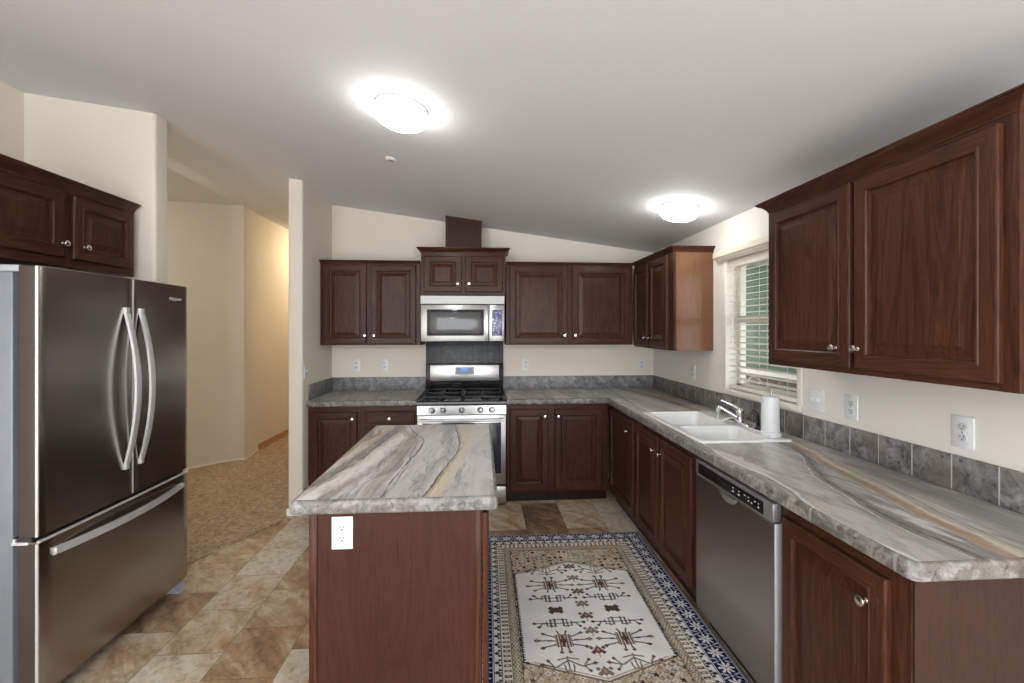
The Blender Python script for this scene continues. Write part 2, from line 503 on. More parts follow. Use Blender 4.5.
def box(bm, lo, hi, bev=0.0, seg=2, mi=0):
    x0, y0, z0 = (min(a, b) for a, b in zip(lo, hi))
    x1, y1, z1 = (max(a, b) for a, b in zip(lo, hi))
    v = [bm.verts.new(c) for c in ((x0, y0, z0), (x1, y0, z0), (x1, y1, z0), (x0, y1, z0),
                                   (x0, y0, z1), (x1, y0, z1), (x1, y1, z1), (x0, y1, z1))]
    fs = [bm.faces.new([v[i] for i in q]) for q in ((3, 2, 1, 0), (4, 5, 6, 7), (0, 1, 5, 4), (1, 2, 6, 5), (2, 3, 7, 6), (3, 0, 4, 7))]
    for f in fs:
        f.material_index = mi
    if bev > 0:
        es = list({e for f in fs for e in f.edges})
        bmesh.ops.bevel(bm, geom=es, offset=bev, segments=seg, profile=0.5, affect='EDGES')
    return bm

def loft(bm, rings, cap0=True, cap1=True, closed=True, mi=0):
    """rings: lists of world points, all the same length."""
    vr = [[bm.verts.new(p) for p in r] for r in rings]
    n = len(rings[0])
    fs = []
    for a, b in zip(vr, vr[1:]):
        for i in range(n if closed else n - 1):
            j = (i + 1) % n
            try:
                fs.append(bm.faces.new((a[i], a[j], b[j], b[i])))
            except ValueError:
                pass
    if cap0: fs.append(bm.faces.new(list(reversed(vr[0]))))
    if cap1: fs.append(bm.faces.new(vr[-1]))
    for f in fs:
        f.material_index = mi
    return vr

def axes(axis):
    w = Vector(axis).normalized()
    u = w.orthogonal().normalized()
    return u, w.cross(u), w

def lathe(bm, c, axis, prof, n=24, mi=0):
    """prof: (radius, height along axis)"""
    u, v, w = axes(axis)
    c = Vector(c)
    rings = []
    for r, h in prof:
        r = max(r, 1e-4)
        rings.append([c + w * h + (u * math.cos(k * 2 * math.pi / n) + v * math.sin(k * 2 * math.pi / n)) * r for k in range(n)])
    loft(bm, rings, mi=mi)

def tube(bm, pts, r, n=10, mi=0, sx=1.0):
    pts = [Vector(p) for p in pts]
    rad = r if isinstance(r, (list, tuple)) else [r] * len(pts)
    rings = []
    u = None
    for i, p in enumerate(pts):
        d = (pts[min(i + 1, len(pts) - 1)] - pts[max(i - 1, 0)]).normalized()
        if u is None:
            u = d.orthogonal().normalized()
        u = (u - d * u.dot(d)).normalized()
        v = d.cross(u)
        rings.append([p + (u * math.cos(k * 2 * math.pi / n) * sx + v * math.sin(k * 2 * math.pi / n)) * rad[i] for k in range(n)])
    loft(bm, rings, mi=mi)

def smooth_path(pts, k=6):
    pts = [Vector(p) for p in pts]
    out = []
    for i in range(len(pts) - 1):
        p0, p1, p2, p3 = pts[max(i - 1, 0)], pts[i], pts[i + 1], pts[min(i + 2, len(pts) - 1)]
        for s in range(k):
            t = s / k
            out.append(0.5 * ((2 * p1) + (p2 - p0) * t + (2 * p0 - 5 * p1 + 4 * p2 - p3) * t * t + (3 * p1 - p0 - 3 * p2 + p3) * t ** 3))
    out.append(pts[-1])
    return out

def rrect(x0, y0, x1, y1, r, z, n=5):
    pts = []
    for cx, cy, a0 in ((x1 - r, y0 + r, -90), (x1 - r, y1 - r, 0), (x0 + r, y1 - r, 90), (x0 + r, y0 + r, 180)):
        for k in range(n + 1):
            a = R(a0 + 90 * k / n)
            pts.append((cx + r * math.cos(a), cy + r * math.sin(a), z))
    return pts

class Frame:
    """Local directions of a cabinet run: u along the face, z up, w out of the face."""
    def __init__(s, o, U, W):
        s.o, s.U, s.W = Vector(o), Vector(U), Vector(W)
    def P(s, u, z, w):
        return s.o + s.U * u + Vector((0, 0, z)) + s.W * w
FB = lambda y: Frame((0, y, 0), (1, 0, 0), (0, -1, 0))        # faces the camera, u = X
FR = lambda x: Frame((x, 0, 0), (0, 1, 0), (-1, 0, 0))        # right run facing -X, u = Y
FL = lambda x: Frame((x, 0, 0), (0, 1, 0), (1, 0, 0))         # left side facing +X, u = Y

def fbox(bm, F, u0, u1, z0, z1, w0, w1, bev=0.0, mi=0):
    box(bm, F.P(u0, z0, w0), F.P(u1, z1, w1), bev, mi=mi)

RAISED = [(0, 0), (0, .014), (.002, .018), (.006, .020), (.046, .020), (.049, .0225), (.054, .0225), (.058, .018), (.060, .009),
          (.066, .008), (.072, .009), (.098, .0165), (.101, .018)]
DRAWER = [(0, 0), (0, .014), (.002, .018), (.006, .020), (.015, .020), (.018, .0165), (.021, .0165), (.024, .018)]

def panel_front(F, u0, u1, z0, z1, prof, w0=0.001):
    bm = NB()
    rings = [[F.P(u0 + i, z0 + i, w0 + w), F.P(u1 - i, z0 + i, w0 + w), F.P(u1 - i, z1 - i, w0 + w), F.P(u0 + i, z1 - i, w0 + w)] for i, w in prof]
    vr = [[bm.verts.new(p) for p in r] for r in rings]
    for k, (a, b) in enumerate(zip(vr, vr[1:])):
        for i in range(4):
            f = bm.faces.new((a[i], a[(i + 1) % 4], b[(i + 1) % 4], b[i]))
            f.material_index = 1 if i in (0, 2) and prof[k + 1][0] <= .0595 else 0
    f = bm.faces.new(vr[-1]); f.material_index = 0 if (z1 - z0) > 0.2 else 1
    bm.faces.new(list(reversed(vr[0])))
    return bm

KNOB = [(.0075, 0), (.0075, .002), (.0045, .004), (.0045, .012), (.008, .015), (.0145, .018), (.0155, .021), (.0145, .0245), (.010, .0265), (.002, .027)]
def add_knob(F, u, z, parent, w=0.021):
    bm = NB()
    lathe(bm, F.P(u, z, w), F.W, KNOB, 20)
    return obj('knob', bm, M['nickel'], parent, label='round satin nickel knob', angle=50)

def door(F, u0, u1, z0, z1, parent, knob=None, prof=RAISED, name='door'):
    d = obj(name, panel_front(F, u0, u1, z0, z1, prof), [M['wood'], M['wood_h']], parent, angle=12)
    if knob:
        add_knob(F, knob[0], knob[1], d)
    return d

def crown(F, u0, u1, z0, depth, wf, h, out, fl=1, fr=1):
    """Cornice around the top front of a cabinet; fl / fr tell whether that end is free."""
    prof = [(.004, 0), (.008, 0), (.008, .10), (.012, .16), (.022, .30), (.035, .45), (.055, .62), (.082, .74), (.088, .78), (.088, .84), (.1, .88), (.1, 1.0)]
    k = out / .1
    bm = NB()
    rings = []
    for o, t in prof:
        o *= k
        z = z0 + t * h
        rings.append([F.P(u0 - o * fl, z, -depth), F.P(u0 - o * fl, z, wf + o), F.P(u1 + o * fr, z, wf + o), F.P(u1 + o * fr, z, -depth)])
    loft(bm, rings)
    return bm

def face_frame(bm, F, u0, u1, z0, z1, stiles, rails, w0=-0.02, w1=0.0):
    """stiles: (ua, ub); rails: (za, zb)"""
    for a, b in stiles:
        fbox(bm, F, a, b, z0, z1, w0, w1)
    for a, b in rails:
        fbox(bm, F, u0 + 0.0008, u1 - 0.0008, a + (0.0004 if a == z0 else 0), b - (0.0004 if b == z1 else 0), w0 + 0.0004, w1 - 0.0006, mi=1)

def upper_cabinet(F, u0, u1, z0, z1, depth, doors, label, loc, crown_h, crown_o, fl=1, fr=1, group=None, end_mat=None, bottom_rail=None, under=True):
    t = thing('wall_cabinet', label, 'cabinet', loc, group)
    bm = NB()
    fbox(bm, F, u0, u1, z0, z1, -depth, -0.02)
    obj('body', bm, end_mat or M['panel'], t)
    bm = NB()
    st = [(u0, min(d[0] for d in doors) + .012)]
    ds = sorted(doors)
    for a, b in zip(ds, ds[1:]):
        st.append((a[1] - .012, b[0] + .012))
    st.append((ds[-1][1] - .012, u1))
    dz0, dz1 = ds[0][2], ds[0][3]
    face_frame(bm, F, u0, u1, z0, z1, st, [(z0, dz0 + .012), (dz1 - .012, z1)])
    obj('face_frame', bm, [M['wood'], M['wood_h']], t)
    for d in doors:
        door(F, d[0], d[1], d[2], d[3], t, d[4])
    obj('crown_moulding', crown(F, u0, u1, z1 - 0.004, depth, 0.0, crown_h, crown_o, fl, fr), M['wood_h'], t, angle=20)
    return t

def base_cabinet(F, u0, u1, ztop, depth, fronts, label, loc, stiles, rails, kick=0.058, ends=(True, True), end_mats=None, group=None):
    """Open-topped carcass on a recessed plinth."""
    t = thing('base_cabinet', label, 'cabinet', loc, group)
    bm = NB()
    e = 0.016
    fbox(bm, F, u0, u0 + e, 0.10, ztop, -depth, -0.02)
    fbox(bm, F, u1 - e, u1, 0.10, ztop, -depth, -0.02)
    fbox(bm, F, u0 + e, u1 - e, 0.10, 0.116, -depth, -0.02)
    fbox(bm, F, u0 + e, u1 - e, 0.116, ztop, -depth, -depth + e)
    obj('body', bm, M['panel'], t)
    bm = NB()
    face_frame(bm, F, u0, u1, 0.10, ztop, stiles, rails)
    obj('face_frame', bm, [M['wood'], M['wood_h']], t)
    bm = NB()
    fbox(bm, F, u0 + 0.002, u1 - 0.002, 0.0, 0.10, -depth, -kick)
    obj('toe_kick', bm, M['kick'], t)
    for fr in fronts:
        prof = DRAWER if fr[5] == 'drawer' else RAISED
        door(F, fr[0], fr[1], fr[2], fr[3], t, fr[4], prof, fr[5])
    return t

# ------------------------------------------------------------------ room shell
def ceil_z(x, y=0.0):
    base = 2.546 - 0.133 * x
    return base

XR, YB, XWL = 1.764, 4.43, -1.47
def wall_prism(name, poly, mat, label, z0=0.0):
    bm = NB()
    loft(bm, [[(x, y, z0) for x, y in poly], [(x, y, ceil_top(x, y) + 0.004) for x, y in poly]])
    return struct(name, bm, mat, label, 'wall')

# ceiling: one slope up to the ridge; past the fridge nook the hall part rises to its own ridge
PRO_A = [(1.95, 2.546 - .133 * 1.95), (-2.45, 2.546 + .133 * 2.45), (-2.70, 2.546 + .133 * 2.70), (-2.80, 2.546 + .133 * 2.80), (-4.9, 2.546 + .133 * 4.9)]
PRO_B = [(1.95, 2.546 - .133 * 1.95), (-2.45, 2.546 + .133 * 2.45), (-2.70, 2.945), (-2.80, 2.965), (-4.9, 2.60)]
def interp(pro, x):
    for (xa, za), (xb, zb) in zip(pro, pro[1:]):
        if xb <= x <= xa:
            return za + (zb - za) * (x - xa) / (xb - xa)
    return pro[-1][1]
def ceil_top(x, y):
    return interp(PRO_A if y < 3.0 else PRO_B, x)

bm = NB()
box(bm, (-4.9, -1.7, -0.12), (1.95, 7.8, 0.0))
struct('floor', bm, M['floor'], 'slate look tile floor of the kitchen', 'floor')

bm = NB()
cp = [(-1.945, 2.885), (-1.588, 3.572), (-1.588, 7.6), (-2.78, 7.6), (-2.80, 5.72), (-2.74, 5.30), (-2.90, 5.26), (-4.6, 3.56), (-4.6, 2.885)]
loft(bm, [[(x, y, 0.0) for x, y in cp], [(x, y, 0.012) for x, y in cp]])
struct('floor_hall', bm, M['carpet'], 'tan carpet of the hallway beyond the fridge', 'carpet')

bm = NB()
rows = [(-1.7, PRO_A), (2.95, PRO_A), (3.0, PRO_B), (7.8, PRO_B)]
vs = [[bm.verts.new((x, y, z)) for x, z in pro] for y, pro in rows]
vt = [[bm.verts.new((x, y, z + 0.15)) for x, z in pro] for y, pro in rows]
for g in (vs, vt):
    for a, b in zip(g, g[1:]):
        for i in range(len(a) - 1):
            bm.faces.new((a[i], a[i + 1], b[i + 1], b[i]))
for i in range(len(rows) - 1):
    for k in (0, -1):
        bm.faces.new((vs[i][k], vs[i + 1][k], vt[i + 1][k], vt[i][k]))
for i in range(len(PRO_A) - 1):
    for k in (0, -1):
        bm.faces.new((vs[k][i], vs[k][i + 1], vt[k][i + 1], vt[k][i]))
struct('ceiling', bm, M['ceil'], 'pale sloping ceiling', 'ceiling', angle=2)

wall_prism('wall_back', [(-1.586, YB), (XR + .12, YB), (XR + .12, YB + .12), (-1.586, YB + .12)], M['wall'], 'cream wall behind the range')
# window opening in the right wall
WY0, WY1, WZ0, WZ1 = 2.345, 3.065, 1.095, 2.015
bm = NB()
zt = ceil_top(XR, 0) + .01
box(bm, (XR, -1.7, 0), (XR + .12, WY0, zt))
box(bm, (XR, WY1, 0), (XR + .12, YB, zt))
box(bm, (XR, WY0, 0), (XR + .12, WY1, WZ0))
box(bm, (XR, WY0, WZ1), (XR + .12, WY1, zt))
struct('wall_right', bm, M['wall_r'], 'pale wall with the window over the sink', 'wall')

def arc(cx, cy, r, a0, a1, n=6):
    return [(cx + r * math.cos(R(a0 + (a1 - a0) * k / n)), cy + r * math.sin(R(a0 + (a1 - a0) * k / n))) for k in range(n + 1)]
rn = 0.02
wall_prism('wall_left', [(-2.67, -1.7), (-2.67, 2.76), (-2.79, 2.76), (-2.79, -1.7)], M['wall'], 'cream wall behind the fridge')
wall_prism('wall_alcove', [(-4.6, 2.76)] + arc(-1.945 - rn, 2.76 + rn, rn, -90, 0) + arc(-1.945 - rn, 2.88 - rn, rn, 0, 90) + [(-4.6, 2.88)], M['wall'], 'cream stub wall at the far side of the fridge')
wall_prism('wall_wing', [(XWL, YB)] + list(reversed(arc(XWL - rn, 3.715 + rn, rn, -90, 0))) + list(reversed(arc(-1.586 + rn, 3.715 + rn, rn, 180, 270))) + [(-1.586, YB)], M['wall'], 'cream stub wall between kitchen and hallway')
wall_prism('wall_hall_right', [(-1.586, YB + .12), (-1.466, YB + .12), (-1.466, 7.6), (-1.586, 7.6)], M['wall'], 'cream right wall of the hallway')
wall_prism('wall_hall_left', [(-4.6, 3.56), (-2.92, 5.24), (-2.885, 5.265), (-2.84, 5.285), (-2.79, 5.293), (-2.75, 5.30), (-2.74, 5.325), (-2.80, 5.72), (-2.78, 7.6), (-4.6, 7.6)], M['wall'], 'cream angled wall of the hallway')
wall_prism('wall_living', [(-4.72, 2.76), (-4.6, 2.76), (-4.6, 3.62), (-4.72, 3.62)], M['wall'], 'cream wall of the room beyond the fridge')
wall_prism('wall_hall_end', [(-2.78, 7.6), (-1.466, 7.6), (-1.466, 7.72), (-2.78, 7.72)], M['wall'], 'cream wall at the end of the hallway')

def baseboard(name, pts, h=0.07, t=0.012, mat=None):
    bm = NB()
    for (x0, y0), (x1, y1) in zip(pts, pts[1:]):
        d = Vector((x1 - x0, y1 - y0, 0)).normalized()
        n = Vector((d.y, -d.x, 0)) * t
        a, b = Vector((x0, y0, 0.0)), Vector((x1, y1, 0.0))
        loft(bm, [[a, b, b + n, a + n], [p + Vector((0, 0, h - .012)) for p in (a, b, b + n, a + n)], [p + Vector((0, 0, h)) for p in (a, b, b + n * .5, a + n * .5)]])
    return struct(name, bm, mat or M['trim'], 'baseboard at the foot of a wall', 'baseboard')
baseboard('baseboard_hall', [(-4.6, 3.56), (-2.92, 5.24), (-2.84, 5.285), (-2.742, 5.302), (-2.80, 5.72)], 0.03)
M['oak'] = plain('orange_trim', (.42, .20, .075), 0.4)  # orange finish for the far left hall baseboard
baseboard('baseboard_hall_left', [(-2.80, 5.72), (-2.78, 7.6)], 0.085, mat=M['oak'])
baseboard('baseboard_wing', [(-1.588, 3.80), (-1.588, 3.712), (-1.468, 3.712), (-1.468, 3.775)], 0.05)

# ------------------------------------------------------------------ window and what is outside
bm = NB()
tw = 0.032
box(bm, (XR - .008, WY0 - tw, WZ1), (XR + .002, WY1 + tw, WZ1 + tw), .002)
box(bm, (XR - .008, WY0 - tw, WZ0 - tw), (XR + .002, WY0, WZ1), .002)
box(bm, (XR - .008, WY1, WZ0 - tw), (XR + .002, WY1 + tw, WZ1), .002)
box(bm, (XR - .020, WY0 - tw, WZ0 - tw), (XR + .002, WY1 + tw, WZ0), .004)
struct('trim_1', bm, M['trim'], 'cream casing around the window', 'window trim')

win = thing('window_1', 'white vinyl window over the sink', 'window', (XR + .09, (WY0 + WY1) / 2, WZ0))
win['kind'] = 'structure'
bm = NB()
fx0, fx1 = XR + .075, XR + .118
fw = .045
box(bm, (fx0, WY0, WZ0), (fx1, WY0 + fw, WZ1), .004)
box(bm, (fx0, WY1 - fw, WZ0), (fx1, WY1, WZ1), .004)
box(bm, (fx0, WY0, WZ0), (fx1, WY1, WZ0 + fw), .004)
box(bm, (fx0, WY0, WZ1 - fw), (fx1, WY1, WZ1), .004)
box(bm, (fx0 - .01, WY0 + .02, 1.565), (fx1, WY1 - .02, 1.615), .004)
obj('window_frame', bm, M['vinyl'], win)
for z0, z1 in ((WZ0 + fw, 1.565), (1.615, WZ1 - fw)):
    bm = NB()
    box(bm, (fx1 - .022, WY0 + fw - .004, z0 - .004), (fx1 - .017, WY1 - fw + .004, z1 + .004))
    obj('window_pane', bm, M['glass'], win)

bl = thing('window_blind', 'ivory horizontal slat blind lowered over the sink window', 'blind', (XR + .036, (WY0 + WY1) / 2, WZ1))
bm = NB()
box(bm, (XR + .008, WY0 + .006, WZ1 - .055), (XR + .060, WY1 - .006, WZ1 - .002), .004)
obj('headrail', bm, M['blind'], bl)
bm = NB()
zz = WZ1 - .085
tilt = R(9)
ns = 0
while zz > WZ0 + .05:
    c = Vector((XR + .036, 0, zz))
    pr = []
    for k in range(5):
        s = -1 + k / 2
        pr.append((s * .0235, .0022 * (1 - s * s)))
    top = [(a * math.cos(tilt) - b * math.sin(tilt), a * math.sin(tilt) + b * math.cos(tilt)) for a, b in pr]
    ring = [(x, z + .0012) for x, z in top] + [(x, z - .0012) for x, z in reversed(top)]
    loft(bm, [[(c.x + x, WY0 + .008, c.z + z) for x, z in ring], [(c.x + x, WY1 - .008, c.z + z) for x, z in ring]])
    zz -= .042
    ns += 1
obj('slats', bm, M['blind'], bl, angle=60)
bm = NB()
box(bm, (XR + .012, WY0 + .008, WZ0 + .006), (XR + .060, WY1 - .008, WZ0 + .030), .004)
obj('bottom_rail', bm, M['blind'], bl)
for y in (WY0 + .10, (WY0 + WY1) / 2, WY1 - .10):
    bm = NB()
    for dx in (.010, .062):
        tube(bm, [(XR + dx, y, WZ1 - .05), (XR + dx, y, WZ0 + .02)], .0011, 6)
    obj('ladder_cord', bm, M['blind'], bl)
bm = NB()
tube(bm, [(XR + .004, WY1 - .075, WZ1 - .05), (XR + .003, WY1 - .075, 1.62), (XR + .003, WY1 - .075, 1.40)], [.004, .0045, .005], 8)
obj('tilt_wand', bm, M['blind'], bl)

rod = thing('curtain_rod', 'cream flat curtain rod mounted above the sink window', 'curtain rod', (XR, 2.75, 2.05))
bm = NB()
rp = [(XR, 3.175), (XR - .035, 3.175), (XR - .052, 3.155), (XR - .058, 3.12), (XR - .058, 2.30), (XR - .052, 2.265), (XR - .035, 2.245), (XR, 2.245)]
rings = []
for x, y in rp:
    rings.append([(x, y, 2.03), (x + .0, y, 2.085)])
for i in range(len(rp) - 1):
    pass
def strip(bm, path, z0, z1, th):
    """A flat band standing on edge along a path."""
    L = [Vector((x, y, 0)) for x, y in path]
    rr = []
    for i, p in enumerate(L):
        d = (L[min(i + 1, len(L) - 1)] - L[max(i - 1, 0)]).normalized()
        n = Vector((d.y, -d.x, 0)) * th * .5
        a, b = p + n, p - n
        zm = (z1 - z0)
        rr.append([(a.x, a.y, z0 + zm * .15), (b.x, b.y, z0), (b.x, b.y, z1), (a.x, a.y, z1 - zm * .15)])
    loft(bm, rr)
strip(bm, rp, 2.035, 2.085, .010)
obj('rod', bm, M['rod'], rod)
for y in (3.150, 2.22):
    bm = NB()
    box(bm, (XR - .006, y, 2.02), (XR, y + .05, 2.10), .002)
    obj('bracket', bm, M['trim'], rod)

bm = NB()
box(bm, (XR + .14, -6, -0.45), (9, 14, -0.35))
struct('ground_outside', bm, M['soil'], 'bare ground outside the window', 'ground')
nh = thing('neighbour_house', 'green lap sided house seen through the sink window', 'house', (4.6, 6.0, -.35))
bm = NB()
z = -.35
while z < 3.4:
    loft(bm, [[(4.60, 1.0, z), (4.60, 13.5, z), (4.72, 13.5, z), (4.72, 1.0, z)], [(4.618, 1.0, z + .16), (4.618, 13.5, z + .16), (4.72, 13.5, z + .16), (4.72, 1.0, z + .16)]])
    z += .16
obj('siding_wall', bm, M['siding'], nh)
for y in (5.4, 8.2):
    bm = NB()
    for a, b in (((y, 1.2), (y + 1.1, 1.27)), ((y, 2.2), (y + 1.1, 2.27)), ((y, 1.2), (y + .07, 2.27)), ((y + 1.03, 1.2), (y + 1.1, 2.27)), ((y, 1.68), (y + 1.1, 1.73))):
        box(bm, (4.56, a[0], a[1]), (4.61, b[0], b[1]), .004)
    w_ = obj('house_window', bm, M['extwhite'], nh)
    bm = NB()
    box(bm, (4.585, y + .04, 1.24), (4.60, y + 1.06, 2.23))
    obj('pane', bm, M['dglass'], w_)
bm = NB()
box(bm, (XR + .13, -1.5, 2.62), (4.9, 12.5, 2.72))
box(bm, (XR + .13, -1.5, 2.45), (XR + .17, 12.5, 2.62))
for y in (0.5, 2.5, 4.5, 6.5, 8.5, 10.5):
    box(bm, (XR + .17, y, 2.52), (4.6, y + .05, 2.62))
struct('roof_added_shade', bm, M['extwhite'], 'added roof shading the yard outside the sink window', 'roof')  # invented roof, added to cut daylight on the siding and yard
fn = thing('yard_fence', 'low brown board fence with a white top rail outside the window', 'fence', (3.2, 6.0, -.35))
bm = NB()
y = 2.6
while y < 9.5:
    box(bm, (3.20, y, -.35), (3.225, y + .135, .98), .003)
    y += .142
obj('board_panel', bm, M['fence'], fn)
bm = NB()
box(bm, (3.16, 2.6, .98), (3.27, 9.5, 1.05), .005)
obj('top_rail', bm, M['extwhite'], fn)

# ------------------------------------------------------------------ wall cabinets
D = 0.32
f = FB(4.11)
kz = 1.464
upper_cabinet(f, -1.466, -0.566, 1.375, 2.122, D, [(-1.436, -1.052, 1.390, 2.108, (-1.066, kz)), (-1.012, -0.606, 1.390, 2.108, (-0.982, kz))],
              'dark oak two door wall cabinet left of the microwave', (-1.015, 4.43, 1.375), .034, .024, 1, 0)
upper_cabinet(f, 0.226, 1.432, 1.375, 2.122, D, [(0.258, 0.806, 1.390, 2.108, (0.776, kz)), (0.846, 1.398, 1.390, 2.108, (0.876, kz))],
              'dark oak two door wall cabinet right of the microwave', (0.83, 4.43, 1.375), .034, .024, 0, 0)
f = FB(4.085)
upper_cabinet(f, -0.558, 0.218, 1.835, 2.232, .345, [(-0.532, -0.188, 1.865, 2.192, (-0.222, 1.940)), (-0.152, 0.192, 1.865, 2.192, (-0.118, 1.940))],
              'short dark oak cabinet over the microwave', (-0.17, 4.43, 1.835), .044, .040, 1, 1)
f = FR(1.452)
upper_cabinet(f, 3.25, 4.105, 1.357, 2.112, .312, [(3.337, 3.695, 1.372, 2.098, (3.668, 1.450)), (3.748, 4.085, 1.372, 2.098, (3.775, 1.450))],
              'dark oak wall cabinet with window light painted on its end panel left of the window', (1.60, 3.68, 1.357), .044, .032, 1, 0, end_mat=M['panel_winlit'])
upper_cabinet(f, 1.095, 2.140, 1.342, 2.112, .312, [(1.130, 1.606, 1.366, 2.092, (1.585, 1.443)), (1.628, 2.113, 1.366, 2.092, (1.690, 1.443))],
              'large dark oak wall cabinet near the camera right of the window', (1.60, 1.62, 1.342), .05, .045, 1, 1)
f = FL(-2.045)
upper_cabinet(f, 1.78, 2.735, 1.828, 2.205, .625, [(1.86, 2.283, 1.868, 2.185, (2.272, 1.935)), (2.333, 2.712, 1.868, 2.185, (2.388, 1.935))],
              'dark oak cabinet mounted over the refrigerator', (-2.36, 2.26, 1.828), .05, .042, 1, 0)

# duct cover between the short cabinet and the sloping ceiling
dc = thing('duct_cover', 'dark oak vent duct cover rising to the ceiling above the microwave', 'duct cover', (-0.17, 4.43, 2.276))
dx0, dx1, dyf, dyb = -0.342, -0.004, 4.16, 4.43
zb = 2.274
zc = lambda x: ceil_top(x, 4) - .002
bm = NB()
P8 = [(dx0 + .004, dyf + .004), (dx1 - .004, dyf + .004), (dx1 - .004, dyb), (dx0 + .004, dyb)]
loft(bm, [[(x, y, zb) for x, y in P8], [(x, y, zc(x)) for x, y in P8]])
obj('body', bm, M['wood_dark'], dc)
for a, b in ((dx0, dx0 + .022), (dx1 - .022, dx1)):
    bm = NB()
    loft(bm, [[(a, dyf, zb), (b, dyf, zb), (b, dyf + .02, zb), (a, dyf + .02, zb)], [(a, dyf, zc(a)), (b, dyf, zc(b)), (b, dyf + .02, zc(b)), (a, dyf + .02, zc(a))]])
    obj('side_trim', bm, M['wood'], dc)
bm = NB()
a, b = dx0 + .02, dx1 - .02
loft(bm, [[(a, dyf + .001, zc(a) - .025), (b, dyf + .001, zc(b) - .025), (b, dyf + .02, zc(b) - .025), (a, dyf + .02, zc(a) - .025)], [(a, dyf + .001, zc(a)), (b, dyf + .001, zc(b)), (b, dyf + .02, zc(b)), (a, dyf + .02, zc(a))]])
obj('top_trim', bm, M['wood_h'], dc)

# ------------------------------------------------------------------ base cabinets
ZT = 0.866
f = FB(3.83)
dp = .595
base_cabinet(f, -1.465, -0.556, ZT, dp, [(-1.435, -1.058, .135, .818, (-1.093, .760), 'door'), (-0.993, -0.576, .705, .818, (-0.785, .760), 'drawer'), (-0.993, -0.576, .135, .675, (-0.95, .60), 'door')],
             'dark oak base cabinet with a drawer left of the range', (-1.01, 4.13, 0),
             [(-1.465, -1.42), (-1.07, -.98), (-.59, -.556)], [(.10, .15), (.80, ZT), (.66, .72)])
base_cabinet(f, 0.214, 1.115, ZT, dp, [(0.243, 0.578, .120, .822, (0.548, .762), 'door'), (0.636, 1.055, .120, .822, (0.668, .762), 'door')],
             'dark oak two door base cabinet right of the range', (0.66, 4.13, 0),
             [(0.214, .256), (.565, .65), (1.04, 1.115)], [(.10, .135), (.808, ZT)])
f = FR(1.128)
dp = .63
base_cabinet(f, 3.152, 3.826, ZT, dp, [(3.176, 3.766, .135, .835, (3.285, .745), 'door')],
             'single door dark oak base cabinet in the corner left of the sink', (1.44, 3.49, 0),
             [(3.152, 3.188), (3.75, 3.826)], [(.10, .15), (.82, ZT)])
base_cabinet(f, 2.212, 3.150, ZT, dp, [(2.275, 2.702, .135, .835, (2.668, .740), 'door'), (2.726, 3.132, .135, .835, (2.770, .740), 'door')],
             'two door dark oak base cabinet under the white sink', (1.44, 2.68, 0),
             [(2.212, 2.287), (2.69, 2.738), (3.12, 3.150)], [(.10, .15), (.82, ZT)])
ec = base_cabinet(f, 1.085, 1.578, ZT, dp, [(1.140, 1.560, .120, .825, (1.197, .735), 'door')],
             'single door dark oak base cabinet at the near end of the counter', (1.44, 1.33, 0),
             [(1.085, 1.152), (1.548, 1.578)], [(.10, .132), (.81, ZT)])
bm = NB()
box(bm, (1.132, 1.0785, 0.0), (1.758, 1.0845, ZT))
obj('end_panel', bm, M['panel_grey'], ec, label='plain veneer end panel')

# ------------------------------------------------------------------ countertops
ZC0, ZC1 = 0.868, 0.918
def poly_offset(pts, d):
    out = []
    n = len(pts)
    for i in range(n):
        p0, p1, p2 = Vector(pts[i - 1]), Vector(pts[i]), Vector(pts[(i + 1) % n])
        e1, e2 = (p1 - p0).normalized(), (p2 - p1).normalized()
        n1, n2 = Vector((e1.y, -e1.x)), Vector((e2.y, -e2.x))
        b = (n1 + n2)
        b = b / max(1e-6, b.dot(n1))
        out.append(p1 + b * d)
    return out

def round_poly(pts, rads, n=5):
    """Round chosen corners of a counter-clockwise polygon."""
    out = []
    N = len(pts)
    for i, p in enumerate(pts):
        r = rads.get(i, 0)
        p = Vector(p)
        if r <= 0:
            out.append((p.x, p.y)); continue
        a = (Vector(pts[i - 1]) - p).normalized()
        b = (Vector(pts[(i + 1) % N]) - p).normalized()
        p1, p2 = p + a * r, p + b * r
        for k in range(n + 1):
            t = k / n
            q = p1 * (1 - t) ** 2 + p * 2 * t * (1 - t) + p2 * t ** 2
            out.append((q.x, q.y))
    return out

